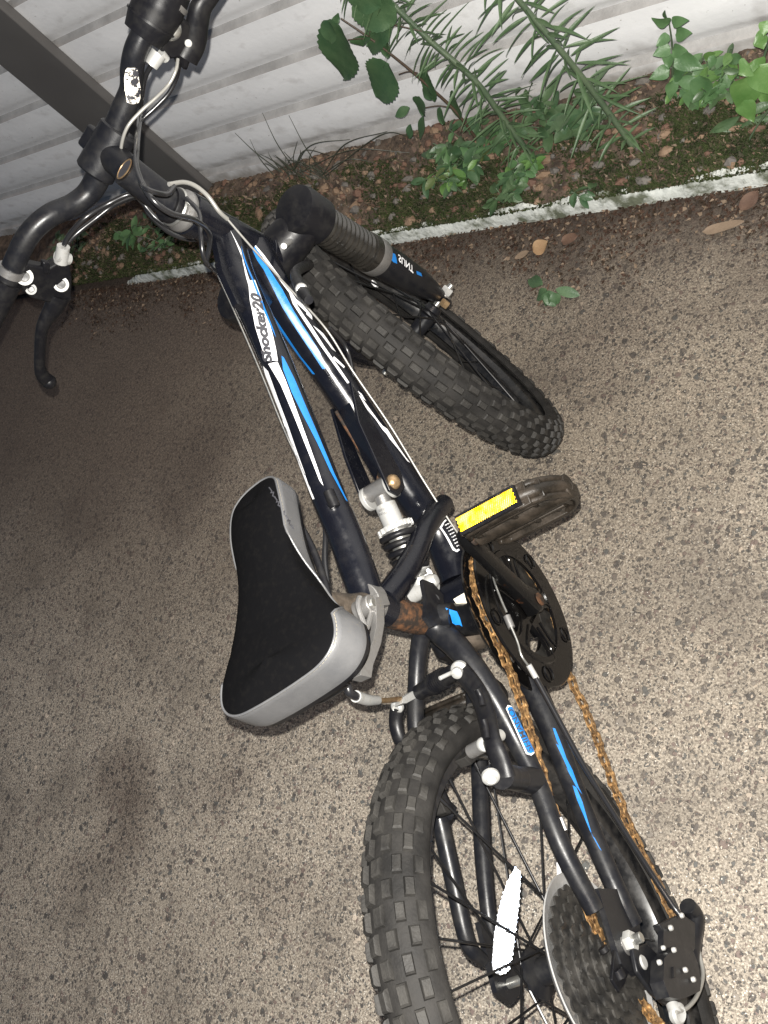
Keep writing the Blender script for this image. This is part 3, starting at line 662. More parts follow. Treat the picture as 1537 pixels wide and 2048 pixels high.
part(m, 'release_lever', clampo, bevel=.0012)

# ---- rear shock
SA, SB = B(760, 985), B(846, 1178); sd_ = nrm(SB-SA); Ls = np.linalg.norm(SB-SA)
m = mb('alu'); ks = Ls/.135
m.cyl(SA+sd_*-.004+(0, .016, 0), SA+sd_*-.004+(0, -.016, 0), .0095, 22); m.cyl(SA+sd_*.004, SA+sd_*.016, .0085, 24)
m.use('zinc'); m.cyl(SA+(0, .019, 0), SA+(0, .0135, 0), .0135, 24); m.cyl(SA+(0, -.0135, 0), SA+(0, -.019, 0), .0135, 24)
m.cyl(SA+sd_*.014, SA+sd_*.040, .0115, 28)
m.lathe([(.012, 0), (.0175, .001), (.0182, .004), (.0175, .007), (.013, .008)], SA+sd_*.038, sd_, 24)
m.use('steel'); m.cyl(SA+sd_*.044, SA+sd_*(Ls-.012), .0125, 24)
m.use('zinc'); m.lathe([(.013, 0), (.0165, .001), (.0165, .004), (.013, .006)], SA+sd_*(Ls-.022), sd_, 24); m.cyl(SB-sd_*.018, SB-sd_*.004, .009, 20); m.cyl(SB+(0, .016, 0), SB+(0, -.016, 0), .0095, 24)
shock = part(m, 'shock_absorber', bevel=0)
for k in range(14):   # teeth of the preload ring
    pass
m = mb('zinc'); a = nrm(np.cross(sd_, (0, 1, 0)))
for k in range(16):
    th = 2*PI*k/16; dd = a*math.cos(th)+V((0, 1, 0))*math.sin(th); m.box(SA+sd_*.0425+dd*.0185, sd_*.003, dd*.0018, nrm(np.cross(dd, sd_))*.0018)
part(m, 'preload_ring', shock, bevel=.0004)
m = mb('plastic'); H0, H1, NT = .048, Ls-.022, 4.6; path = []
for i in range(150):
    t_ = i/149; th = 2*PI*NT*t_+1.0; e = min(1, min(t_, 1-t_)*9)
    path.append(SA+sd_*(H0+(H1-H0)*t_)+(.0185-.0030*t_)*(a*math.cos(th)+V((0, 1, 0))*math.sin(th)))
m.tube(path, .0036, n=12, sub=1); part(m, 'coil_spring', shock)
sh = Tube([SA+sd_*.016, SA+sd_*.028, SA+sd_*.0375], .0116)
try:
    sh.text('SPRING 650', (758, 1022), (772, 1018), .0030, 'ink', 'shock_print', shock, off=.0006); sh.text('LBS/IN', (757, 1030), (780, 1024), .0025, 'ink', 'shock_print', shock, off=.0006)
except Exception as e_: print('shock text', e_)
m = mb('zinc'); q = B(860, 1165, -.016); m.lathe([(.0085, 0), (.0085, .004), (.005, .009), (.002, .0095)], q, (0, -1, 0), 20); m.use('alu').cyl(B(846, 1143, .01), B(852, 1150, -.010), .008, 16); part(m, 'bolt', shock)

# ---- swingarm
BB = V((.349, 0, .263)); RA = V((0, 0, RW))
RS = Tube([B(852, 1238, -.004), B(885, 1265, -.012), B(930, 1312, -.028), B(984, 1390, -.040), B(1035, 1484, -.046), B(1073, 1562, -.052), B(1122, 1690, -.058), B(1190, 1822, -.064)], [.0135, .0140, .0125, .0120, .0105, .0095, .0095, .0088])
RC = Tube([B(1005, 1290, -.018), B(1050, 1345, -.030), B(1100, 1450, -.040), B(1142, 1560, -.046), B(1190, 1680, -.056), B(1238, 1790, -.064), B(1268, 1850, -.066)], [.0160, .0150, .0125, .0110, .0100, .0095, .0085])
m = mb('dusty')
for T_ in (RS, RC): m.tube(T_.pts, T_.rr, n=28, sub=8)
m.tube([B(850, 1243, .0), B(838, 1300, .020), B(833, 1370, .036), B(832, 1450, .046), B(842, 1530, .054), B(875, 1620, .060), B(905, 1750, .064), B(936, 1885, .067), V((.016, .067, RW+.030))], [.0105, .0092, .0088, .0088, .0088, .009, .009, .0082, .006], n=24)
m.tube([BB+(-.012, .028, -.004), BB+(-.06, .040, -.018), B(960, 1550, .050), B(966, 1700, .058), B(978, 1830, .064), V((.030, .067, RW+.004))], [.013, .0115, .0095, .0092, .008, .006], n=24)
# yoke and shock lug
m.tube([B(905, 1232, -.030), B(868, 1232, -.012), B(845, 1240, .004)], .0125, n=20, sub=3)
m.prism([B(*q, -.0215) for q in [(842, 1160), (864, 1168), (884, 1192), (886, 1215), (880, 1250), (862, 1255), (848, 1235), (850, 1200)]], (0, .0022, 0)); m.prism([B(*q, .0175) for q in [(842, 1160), (866, 1168), (892, 1205), (880, 1240), (850, 1240)]], (0, .0022, 0))
m.tube([B(845, 1190, .012), B(868, 1200, -.02)], .006, n=12, sub=1)
m.tube([B(880, 1225, -.010), B(898, 1240, -.010), BB+(0.0, -.010, .016)], .0175, n=24, sub=3)
# dropouts
for s_, ys in ((-1, -.0655), (1, .0665)):
    P_ = [V((x, ys, z)) for x, z in [(.050, RW+.030), (.052, RW-.030), (.02, RW-.036), (-.012, RW-.024), (-.022, RW), (-.012, RW+.022), (.015, RW+.026)]]
    m.prism(P_, (0, .0028, 0))
swing = part(m, 'swingarm', bevel=0)
m = mb('brown'); m.cyl(BB+(0, .036, 0), BB+(0, -.034, 0), .0235, 40); part(m, 'bottom_bracket_shell', swing)
# weld reinforcement, brake boss
m = mb('dusty'); m.tube([B(1066, 1562, -.050), B(1020, 1556, -.052), B(985, 1550, -.056)], [.0130, .0105, .0090], n=22, sub=4)
m.tube([B(880, 1612, .058), B(893, 1622, .055), B(905, 1630, .052)], [.012, .010, .009], n=18, sub=3); part(m, 'brake_boss', swing)
# small fitting on the chainstay
m = mb('alu'); s_, t_ = RS.hit(1137, 1628); q = RS.at(s_, t_)[0]; m.tube([q, q+RS.at(s_+.012, t_)[0]-RS.at(s_, t_)[0]], .0024, n=8, sub=1); part(m, 'cable_stop', swing)
# graphics on the swingarm
RS.poly([(1012, 1417), (1016, 1411), (1026, 1412), (1071, 1497), (1071, 1505), (1063, 1511), (1053, 1509)], 'white', 'decal', swing)
RS.poly([(1014, 1418), (1018, 1414), (1024, 1415), (1069, 1499), (1068, 1504), (1062, 1508), (1055, 1506)], 'blue', 'decal', swing, off=.0007)
RS.text('SHIMANO', (1061, 1504), (1020, 1420), .0062, 'ink', 'decal_lettering', swing, bold=.01, flip=-1, off=.0011)
RC.polys([[(1106, 1457), (1111, 1458), (1128, 1500), (1140, 1535), (1128, 1510), (1114, 1482)], [(1113, 1487), (1121, 1493), (1145, 1540), (1158, 1575), (1146, 1560), (1128, 1520)],
          [(1133, 1535), (1144, 1550), (1158, 1575), (1165, 1590), (1152, 1572)], [(1146, 1571), (1153, 1575), (1166, 1605), (1176, 1640), (1186, 1672), (1191, 1680), (1180, 1660), (1168, 1630), (1155, 1600)], [(1186, 1672), (1190, 1676), (1204, 1702), (1200, 1698)]], 'blue', 'decal', swing)
bbt = Tube([B(872, 1224, -.026), B(905, 1232, -.030), B(930, 1262, -.026)], .020)
try: RSs = Tube([B(885, 1205, -.022), B(903, 1222, -.024), B(928, 1262, -.018)], .0190); RSs.poly([(888, 1212), (900, 1218), (912, 1222), (920, 1240), (923, 1250), (917, 1246), (911, 1246), (905, 1242), (900, 1228)], 'blue', 'decal', swing, off=.0035)
except Exception as e_: print('blue', e_)

# ---- wheels
def wheel(name, rear):
    R0, RT = .2254, .0275
    Wm = mb('rim'); n = 96
    # rim: a box section
    pr = [(.2235, -.0150), (.2245, -.0165), (.2225, -.0175), (.2040, -.0135), (.2005, -.006), (.2005, .006), (.2040, .0135), (.2225, .0175), (.2245, .0165), (.2235, .0150), (.2150, .012), (.2150, -.012)]
    vs = []; fs = []; k = len(pr)
    for i in range(n):
        th = 2*PI*i/n
        for r, y in pr: vs.append((r*math.cos(th), y, r*math.sin(th)))
    for i in range(n):
        for j in range(k): fs.append((i*k+j, ((i+1) % n)*k+j, ((i+1) % n)*k+(j+1) % k, i*k+(j+1) % k))
    Wm.add(vs, fs); wh = Wm.build(name, bike, smooth=30)
    # tyre carcass
    T = mb('rubber'); n = 160; mm = 22; vs = []; fs = []; a0, a1 = -2.32, 2.32
    for i in range(n):
        th = 2*PI*i/n
        for j in range(mm+1):
            al = a0+(a1-a0)*j/mm; rr = R0+RT*math.cos(al)*(1.0 if math.cos(al) > 0 else .55)-.0; y = RT*1.04*math.sin(al)*(1 if abs(al) < 1.57 else 1.0)
            vs.append((rr*math.cos(th), y, rr*math.sin(th)))
    for i in range(n):
        for j in range(mm): fs.append((i*(mm+1)+j, ((i+1) % n)*(mm+1)+j, ((i+1) % n)*(mm+1)+j+1, i*(mm+1)+j+1))
    T.add(vs, fs)
    # tread blocks
    T.use('knob'); NR = 84
    def blk(th, al, wth, wal, h, tw=0.):
        q = lambda t, a_, hh: (lambda rr, y: (rr*math.cos(t), y, rr*math.sin(t)))(R0+(RT+hh)*math.cos(a_), (RT*1.04+hh)*math.sin(a_))
        vs = []
        for hh, sc in ((-.001, 1.14), (h*.72, 1.0), (h, .78)):
            for dt, da in ((-1, -1), (1, -1), (1, 1), (-1, 1)): vs.append(q(th+dt*wth*sc+tw*da, al+da*wal*sc, hh))
        T.add(vs, [(8, 9, 10, 11)]+[(l+i, l+(i+1) % 4, l+4+(i+1) % 4, l+4+i) for l in (0, 4) for i in range(4)])
    for i in range(NR):
        th = 2*PI*i/NR; d = 2*PI/NR
        jit = lambda: 1+rng.uniform(-.05, .05)
        if i % 2 == 0:
            for al in (-.0,): blk(th, al, d*.38*jit(), .132, .0046)
            for al in (-.60, .60): blk(th, al, d*.38*jit(), .128, .0046)
            for al in (-1.20, 1.20): blk(th, al, d*.40, .13, .0034)
        else:
            for al in (-.30, .30): blk(th, al, d*.38*jit(), .128, .0046)
            for al in (-.90, .90): blk(th, al, d*.38*jit(), .130, .0046)
    ty = T.build('tyre', wh, smooth=35)
    ty.rotation_euler = (0, rng.uniform(0, 6), 0)
    # hub
    hb = mb('dusty'); yl, yr = (.030, -.022) if rear else (.032, -.032); fr_ = .024
    hb.lathe([(.006, yr-.012), (.011, yr-.010), (.013, yr-.003), (fr_, yr-.0015), (fr_, yr+.0015), (.013, yr+.006), (.0115, 0), (.013, yl-.006), (fr_, yl-.0015), (fr_, yl+.0015), (.013, yl+.003), (.011, yl+.010), (.006, yl+.012)], (0, 0, 0), (0, 1, 0), 32)
    hb.use('steel'); hb.cyl((0, -.078, 0), (0, .078, 0), .0048, 16)
    hb.build('hub', wh)
    # spokes: one mesh per spoke
    ns = 28
    for i in range(ns):
        th = 2*PI*(i+.5)/ns; side = 1 if i % 2 == 0 else -1; cross = 1 if (i//2) % 2 == 0 else -1
        hy = yl if side > 0 else yr; ha_ = th+cross*1.25
        p0 = V((.0215*math.cos(ha_), hy+side*.0022, .0215*math.sin(ha_))); p1 = V((.2040*math.cos(th), side*.003, .2040*math.sin(th)))
        d_ = nrm(p0-p1); s_ = mb('spoke'); s_.tube([p0, p1+d_*.014], .00125, n=6, sub=1, cap=False); s_.tube([p1+d_*.015, p1], .0019, n=6, sub=1); s_.build('spoke', wh, smooth=60)
    return wh
rw_ = wheel('wheel', True); fw_ = wheel('wheel', False)
Rr = Matrix.Rotation(-.019, 4, 'X')@Matrix.Rotation(0, 4, 'Y')
_w = np.array([-.01932, 0, .07715]); _t = np.linalg.norm(_w)
Rr = Matrix.Rotation(_t, 4, Vector(_w/_t)); rw_.matrix_local = Matrix.Translation((0, 0, RW))@Rr
RWM = np.array(Rr.to_3x3())
def RL(P): return RA+RWM@V(P)
SM = Matrix([list(r) for r in SR]).to_4x4()
fw_.matrix_local = Matrix.Translation(Vector(S2B(FA)))@SM
def RP(u, v, y=0):   # pixel -> rear wheel's own coordinates at lateral y
    o, d = rayb(u, v); o2 = RWM.T@(o-RA); d2 = RWM.T@d; return pl(o2, d2, (0, 1, 0), (0, y, 0))
# spoke reflector (rear), white
def retro(m_, o, n, u_, inside, s_):
    """corner-cube prisms that send light back the way it came, over the plane at o with normal n"""
    n = nrm(n); u_ = nrm(V(u_)-n*(n@V(u_))); w_ = np.cross(n, u_)
    k3 = V((1, 1, 1))/math.sqrt(3); ka = V((1, -1, 0))/math.sqrt(2); kb = np.cross(k3, ka); vs = []; fs = []; N_ = int(.12/s_)
    for i in range(-N_, N_+1):
        for j in range(-N_, N_+1):
            c = V((i, j, -i-j)); a, b = c@ka*s_, c@kb*s_
            if not inside(a, b): continue
            P3 = lambda q: o+u_*(q@ka)*s_+w_*(q@kb)*s_+n*(q@k3)*s_
            for e, f in (((1, 0, 0), (0, 1, 0)), ((0, 1, 0), (0, 0, 1)), ((0, 0, 1), (1, 0, 0))):
                e = V(e); f = V(f); k_ = len(vs); vs += [P3(c), P3(c+e), P3(c+e+f), P3(c+f)]; fs.append((k_, k_+1, k_+2, k_+3))
    m_.add(vs, fs)
def inpoly(P2):
    def f(a, b):
        c = False; n_ = len(P2)
        for i in range(n_):
            x1, y1 = P2[i]; x2, y2 = P2[i-1]
            if (y1 > b) != (y2 > b) and a < (x2-x1)*(b-y1)/(y2-y1)+x1: c = not c
        return c
    return f
nR_ = nrm((-.10, -.66, .74)); cR_ = RP(1020, 1850, -.012)
def RPn(u, v):
    o, d = rayb(u, v); return pl(RWM.T@(o-RA), RWM.T@d, nR_, cR_)
pR = [RPn(u, v) for u, v in [(1031, 1735), (1042, 1742), (1041, 1775), (1036, 1830), (1027, 1900), (1018, 1942), (1004, 1950), (988, 1944), (986, 1925), (990, 1870), (1000, 1815), (1015, 1765)]]
m = mb('whiteplastic'); m.prism([p-nR_*.0035 for p in pR], nR_*.003); m.use('whiteref')
uR_ = nrm(V((1, 0, 0))-nR_*nR_[0]); wR_ = np.cross(nR_, uR_)
retro(m, cR_, nR_, uR_, inpoly([((p-cR_)@uR_, (p-cR_)@wR_) for p in pR]), .0016)
wr = m.build('reflector', rw_, smooth=0, recalc=False)
# little white tags clipped on the spokes
for wh, (u, v), rear in ((rw_, (1120, 1745), 1), (fw_, (750, 568), 0)):
    if rear: q = RP(u, v, -.012)
    else:
        o, d = rayb(u, v); Mi = SR.T; q = pl(Mi@(o-S2B(FA)), Mi@d, (0, 1, 0), (0, -.012, 0))
    m = mb('white'); e1 = nrm(q)*(.010 if rear else .0055); e2 = nrm(np.cross(q, (0, 1, 0)))*(.0022 if rear else .0050)
    m.box(q, e1, e2, (0, .0022, 0)); m.build('spoke_tag', wh, bevel=.0006)

# ---- spoke protector and cassette
m = mb('clear'); CO = V((-.012, -.0265, -.003)); m.lathe([(.024, 0), (.060, .001), (.078, .0035)], CO, (0, -1, 0), 72, cap=False)
m.use('clearedge'); m.lathe([(.074, .0020), (.0765, .0005), (.082, .0045), (.0855, .0075), (.0845, .0085), (.077, .0050), (.074, .0040)], CO, (0, -1, 0), 72, cap=False)
pro = m.build('spoke_protector', rw_, smooth=60)
m = mb('cog'); NT_ = [(32, .0725, -.0335), (28, .0640, -.0385), (24, .0550, -.0430), (21, .0475, -.0475), (18, .0400, -.0520), (15, .0330, -.0565)]
for nt_, r_, y_ in NT_:
    vs = []; k = nt_*6
    for yy in (-.0010, .0010):
        for i in range(k):
            ph = (i % 6); rr = r_+(.0026 if ph in (2, 3) else (.0008 if ph in (1, 4) else -.0018)); th = 2*PI*i/k+r_*40; vs.append((rr*math.cos(th), y_+yy, rr*math.sin(th)))
        for i in range(k): th = 2*PI*i/k+r_*40; vs.append(((r_-.010)*math.cos(th), y_+yy, (r_-.010)*math.sin(th)))
    fs = []
    for i in range(k):
        j = (i+1) % k
        fs += [(i, j, k+j, k+i), (2*k+i, 3*k+i, 3*k+j, 2*k+j), (i, 2*k+i, 2*k+j, j), (k+i, k+j, 3*k+j, 3*k+i)]
    m.add(vs, fs)
    m.lathe([(r_-.009, -.0022), (r_-.009, .0022)], (0, y_-.0022, 0), (0, 1, 0), 40)
m.lathe([(.018, 0), (.018, .030), (.012, .034)], (0, -.030, 0), (0, -1, 0), 24)
m.v = [(x-.012, y, z_-.003) for x, y, z_ in m.v]; cas = m.build('cassette', rw_, smooth=30)

# ---- axle nuts
m = mb('zinc'); q0 = RL((0, -.0685, 0)); dn = RWM@V((0, -1, 0))
hexnut(m, q0, q0+dn*.008, .0092); m.use('steel').cyl(q0, q0+dn*.016, .0048, 14); m.use('alu').lathe([(.011, 0), (.011, .0015)], q0-dn*.001, dn, 24)
q1 = RL((0, .0685, 0)); hexnut(m, q1, q1-dn*.008, .0092)
m.use('zinc').lathe([(.0065, 0), (.0065, .006), (.005, .0075)], q0+V((-.018, -.002, -.006)), dn, 18)
part(m, 'axle_nut')

# ---- crankset
m = mb('gloss')
def disc(m_, rin, rout, y, th, nwin=0, teeth=0, n=120):
    vs = []; rings = [(rin, y), (rout-.0015, y), (rout, y-th*.5), (rout-.0015, y-th), (rin, y-th)]
    for i in range(n):
        t = 2*PI*i/n
        for r, yy in rings:
            rr = r
            if teeth and r > rin: rr = r+.0022*max(-1, min(1, 2.2*math.cos(teeth*t)))
            vs.append((BB[0]+rr*math.cos(t), yy, BB[2]+rr*math.sin(t)))
    k = 5; fs = [(i*k+j, ((i+1) % n)*k+j, ((i+1) % n)*k+(j+1) % k, i*k+(j+1) % k) for i in range(n) for j in range(k)]
    m_.add(vs, fs)
CA = math.atan2(.134, .024)   # crank angle
m.lathe([(.020, 0), (.034, .001), (.036, .006), (.020, .007)], BB+(0, -.046, 0), (0, -1, 0), 40)
# outer guard: ring, five arms with oval openings
disc(m, .066, .0935, -.0530, .0035); disc(m, .060, .068, -.0545, .0035)
for k in range(5):
    t = CA+2*PI*k/5; u_ = V((math.cos(t), 0, math.sin(t))); w_ = V((-math.sin(t), 0, math.cos(t)))
    P_ = [BB+V((0, -.0545, 0))+u_*r_+w_*s_ for r_, s_ in ((.018, -.013), (.036, -.009), (.052, -.011), (.066, -.019), (.066, .019), (.052, .011), (.036, .009), (.018, .013))]
    m.prism(P_, (0, .0022, 0))
    for s_ in (-1, 1):
        c_ = BB+V((0, -.0570, 0))+u_*.052; m.tube([BB+V((0, -.0572, 0))+u_*.026+w_*s_*.006, c_+w_*s_*.006, BB+V((0, -.0572, 0))+u_*.064+w_*s_*.014], .0012, n=8)
    t2 = t+PI/5; cc = BB+V((0, -.0568, 0))+V((math.cos(t2), 0, math.sin(t2)))*.079; m.lathe([(.0085, 0), (.0095, .001), (.0085, .0022), (.0075, .001)], cc, (0, -1, 0), 24, cap=False)
disc(m, .052, .0930, -.0365, .0025)
crank = part(m, 'crankset', smooth=35)
m = mb('cog'); disc(m, .050, .0800, -.0440, .0022, teeth=38, n=304); part(m, 'chainring', crank, smooth=30)
m = mb('rustarm'); cr_ = V((.024, 0, .134)); e_ = nrm(np.cross(cr_, (0, 1, 0)))
def arm(m_, y0, y1, cv):
    a = BB+V((0, y0, 0)); b = BB+cv+V((0, y1, 0)); P_ = []
    d_ = nrm(cv); e_ = nrm(np.cross(cv, (0, 1, 0)))
    sec = [(0., .0165, .011), (.15, .0125, .0075), (.5, .0115, .0065), (.85, .0115, .0060), (1., .0125, .0070)]
    vs = []; fs = []; k = 12
    for t_, wd, tk in [(-.085, .008, .009)]+sec+[(1.08, .007, .006)]:
        c_ = a+(b-a)*t_
        for j in range(k): th = 2*PI*j/k; vs.append(c_+e_*wd*math.copysign(abs(math.cos(th))**.6, math.cos(th))+V((0, 1, 0))*tk*math.copysign(abs(math.sin(th))**.6, math.sin(th)))
    n_ = len(vs)//k; fs = [(i*k+j, i*k+(j+1) % k, (i+1)*k+(j+1) % k, (i+1)*k+j) for i in range(n_-1) for j in range(k)]+[tuple(range(k))[::-1], tuple((n_-1)*k+j for j in range(k))]
    m_.add(vs, fs)
arm(m, -.064, -.078, cr_); m.use('rust'); m.lathe([(.0075, 0), (.0075, .001), (.005, .0015)], BB+(0, -.0745, 0), (0, -1, 0), 24)
m.lathe([(.009, 0), (.0085, .003), (.003, .0035)], BB+cr_+V((0, -.084, 0)), (0, -1, 0), 16)
part(m, 'crank_arm', crank)
m = mb('plastic'); arm(m, .060, .074, -cr_); part(m, 'crank_arm', crank)
# rust bloom on the right arm
# pedals
PA = math.radians(118)
def pedal(name, c, y_in, y_out, pa, refl=True):
    e1 = V((math.cos(pa), 0, math.sin(pa))); e2 = V((math.sin(pa), 0, -math.cos(pa))); sg = -1 if y_out < y_in else 1
    c = V(c); Lp = abs(y_out-y_in); yy = V((0, sg, 0)); o = c+V((0, y_in, 0))
    m = mb('pedal')
    # body: rounded outline in the plane of e2 (tread depth) and y
    def outline(s=1.0, ins=0.0):
        pts = [(.030, .006), (.044, .012), (.050, .030), (.050, .062), (.046, .082), (.034, .096), (.016, .104), (0, .106)]
        L_ = [(a*s, b) for a, b in pts]; return [(a-ins, b) for a, b in L_]+[(-a+ins, b) for a, b in L_[::-1]]
    for th, s in ((.0105, 1.0),):
        P_ = [o+e2*a+yy*(b*Lp/.106) for a, b in outline()]
    # end plates, side bars and centre barrel
    m.tube([o+yy*.002, o+yy*(Lp*.98)], .0125, n=20, sub=1)
    def rail(s): return [o+e2*(s*.030)+yy*.008, o+e2*(s*.044)+yy*.016, o+e2*(s*.048)+yy*.045, o+e2*(s*.046)+yy*.075, o+e2*(s*.036)+yy*.094, o+e2*(s*.016)+yy*.104, o+yy*.106]
    for s in (-1, 1):
        m.tube(rail(s), .0062, n=12, sub=5, flat=1.0)
        for q in (-1, 1): m.tube([p+e1*.0085*q for p in rail(s)], .0035, n=8, sub=4)
        m.box(o+e2*(s*.0445)+yy*.050, e2*.0035, yy*.036, e1*.0115)
        m.box(o+e2*(s*.024)+yy*.095, e2*.016, yy*.003, e1*.009)
        m.box(o+e2*(s*.022)+yy*.010, e2*.024, yy*.003, e1*.008)
        m.box(o+e2*(s*.022)+yy*.052, e2*.022, yy*.0025, e1*.0075)
        m.box(o+e2*(s*.022)+yy*.076, e2*.020, yy*.0022, e1*.0070)
        m.box(o+e2*(s*.026)+yy*.048, e2*.0025, yy*.040, e1*.0085)
    pd = part(m, name, bevel=.001)
    m = mb('steel'); m.use('rust'); m.cyl(o-yy*.010, o+yy*.004, .0075, 16); part(m, 'spindle', pd)
    if refl:
        for s in (-1, 1):
            c_ = o+e2*(s*.0556)+yy*.046
            m = mb('plastic'); m.box(c_-e2*s*.002, e2*.0026, yy*.033, e1*.0100); m.use('yellow')
            retro(m, c_+e2*s*.0010, e2*s, yy, lambda a, b: abs(a) < .031 and abs(b) < .0066, .0016)
            part(m, 'reflector', pd, smooth=0)
    return pd
PC = BB+cr_
#@@PEDAL
pedal('pedal', PC, -.088, -.200, math.radians(185+12))
pedal('pedal', BB-cr_, .084, .190, math.radians(196), False)

# ---- chain: a roller chain round both sprockets, link by link in one mesh
def arc(c, r, y, a0, a1, n):
    return [V((c[0]+r*math.cos(a), y, c[2]+r*math.sin(a))) for a in np.linspace(a0, a1, n)]
yc = -.0450
top_front = B(958, 1118, yc)
a_t = math.atan2(top_front[2]-BB[2], top_front[0]-BB[0])
low = B(1146, 1338, yc); a_l = math.atan2(low[2]-BB[2], low[0]-BB[0])
cw = arc(BB, .0805, yc, math.radians(98), a_l-2*PI if a_l > 0 else a_l, 26)
RAc = RL((0, -.052, 0)); rc = .0400
upr = [cw[0], B(1020, 1340, yc), B(1062, 1462, -.0465), B(1100, 1600, -.049), B(1143, 1735, -.051), B(1170, 1800, -.052), B(1196, 1870, -.0525), B(1218, 1935, -.0525), B(1252, 1972, -.0530), B(1285, 2010, -.054), B(1320, 2050, -.055)]
lowr = [cw[-1], B(1180, 1440, -.046), B(1230, 1578, -.050), B(1282, 1700, -.054), B(1312, 1760, -.057), B(1332, 1800, -.059), B(1352, 1850, -.0600), B(1360, 1930, -.060), B(1350, 2000, -.060)]
def resample(path, step):
    P_ = [V(p) for p in path]; d = np.concatenate([[0], np.cumsum([np.linalg.norm(P_[i+1]-P_[i]) for i in range(len(P_)-1)])])
    n = int(d[-1]/step); return [V([np.interp(k*step, d, [p[j] for p in P_]) for j in range(3)]) for k in range(n+1)]
full = catmull(upr[::-1], 10)[:-1]+cw[:-1]+catmull(lowr, 10)
lk = resample(full, .0112)
# slack: small sideways wander and lift as rusty stiff links have
for i in range(len(lk)): lk[i] = lk[i]+V((0, .0006*math.sin(i*1.9)+.0004*rng.normal(), .0005*math.sin(i*2.7)))
m = mb('chain')
for i in range(len(lk)-1):
    a, b = lk[i], lk[i+1]; d = nrm(b-a); yv = V((0, 1, 0)); yv = nrm(yv-d*(yv@d)); h = np.cross(d, yv); Lk = np.linalg.norm(b-a)
    wd = .0031 if i % 2 else .0020
    for s in (-1, 1):
        P_ = []
        for t, hh in ((-.22, .0), (-.16, .0030), (.0, .0044), (.22, .0041), (.5, .0034), (.78, .0041), (1., .0044), (1.16, .0030), (1.22, 0)): P_.append(a+d*Lk*t+h*hh+yv*s*wd)
        for t, hh in ((1.16, -.0030), (1., -.0044), (.78, -.0041), (.5, -.0034), (.22, -.0041), (.0, -.0044), (-.16, -.0030)): P_.append(a+d*Lk*t+h*hh+yv*s*wd)
        m.prism(P_, yv*.00055)
    m.cyl(a-yv*.0045, a+yv*.0045, .0021, 10)
part(m, 'chain', smooth=30)

# ---- rear derailleur
D = lambda u, v, y=-.085: B(u, v, y)
m = mb('dusty')
m.prism([D(*q, -.074) for q in [(1262, 1900), (1290, 1888), (1318, 1915), (1312, 1990), (1345, 2010), (1330, 2012), (1300, 1985), (1272, 1945)]], (0, .0022, 0))       # hanger bracket
m.prism([D(*q, -.082) for q in [(1312, 1850), (1352, 1832), (1362, 1832), (1385, 1848), (1384, 1900), (1372, 1922), (1352, 1918), (1330, 1880)]], (0, .004, 0))
der = part(m, 'derailleur', bevel=.0012)
m = mb('dusty')
m.tube([D(1376, 1812, -.082), D(1390, 1835, -.080), D(1388, 1880, -.078), D(1384, 1925, -.078), D(1396, 1950, -.076)], [.0085, .0095, .0080, .0075, .006], n=18)
m.prism([D(*q, -.090) for q in [(1316, 1920), (1340, 1895), (1372, 1898), (1384, 1930), (1390, 1965), (1388, 1985), (1366, 1996), (1350, 2002), (1326, 1998), (1314, 1965)]], (0, .0065, 0))
m.prism([D(*q, -.084) for q in [(1322, 1862), (1345, 1856), (1352, 1900), (1340, 1930), (1322, 1922)]], (0, .003, 0))
part(m, 'parallelogram', der, bevel=.0030)
m = mb('plastic'); m.prism([D(*q, -.0975) for q in [(1346, 1934), (1351, 1934), (1352, 1956), (1347, 1956)]], (0, .0008, 0))
jk = RL((0, 0, 0))
def jockey(c, r_): 
    vs = []; 
    m.lathe([(r_*.25, -.0035), (r_-.003, -.0035), (r_, -.001), (r_, .001), (r_-.003, .0035), (r_*.25, .0035)], c, (0, 1, 0), 22)
    for k in range(11): t = 2*PI*k/11; m.box(c+V((math.cos(t), 0, math.sin(t)))*r_, V((math.cos(t), 0, math.sin(t)))*.003, V((-math.sin(t), 0, math.cos(t)))*.0025, (0, .0009, 0))
jockey(D(1352, 1990, -.062), .018); jockey(D(1368, 1872, -.062), .018); part(m, 'jockey_wheel', der)
m = mb('zinc')
for (u, v, y, r_) in ((1362, 1832, -.088, 0.0026), (1340, 1857, -.088, 0.0027), (1346, 1901, -.098, 0.0024), (1317, 1926, -.098, 0.0024), (1369, 1941, -.098, 0.0024), (1385, 1960, -.098, 0.0024), (1325, 1897, -.088, 0.0022)):
    m.lathe([(r_, 0), (r_, .0022), (r_*.7, .0032), (r_*.2, .0034)], D(u, v, y), (0, -1, 0), 16)
m.cyl(D(1345, 2008, -.086), D(1352, 2028, -.088), .0056, 18); m.lathe([(.0090, 0), (.0090, .004), (.0065, .006), (.004, .0048)], D(1352, 2027, -.086), nrm(V((-.3, -1, .3))), 20)
part(m, 'screw', der)
m = mb('cablew'); m.tube([D(1352, 2025, -.090), D(1375, 2016, -.092), D(1396, 1990, -.092), D(1407, 1950, -.088), D(1400, 1910, -.084), D(1392, 1880, -.082)], .0019, n=10); part(m, 'derailleur_cable', der)
m = mb('plastic'); m.prism([D(*q, -.0650) for q in [(1240, 1850), (1262, 1840), (1272, 1880), (1262, 1925), (1248, 1970), (1238, 1985), (1222, 1960), (1228, 1900)]], (0, .0015, 0))
m.tube([D(1233, 1940, -.066), D(1243, 1958, -.067)], .0055, n=14, sub=1); m.tube([D(1205, 1895, -.066), D(1212, 1905, -.067)], .0045, n=14, sub=1); part(m, 'dropout_plate', swing, bevel=.0006)

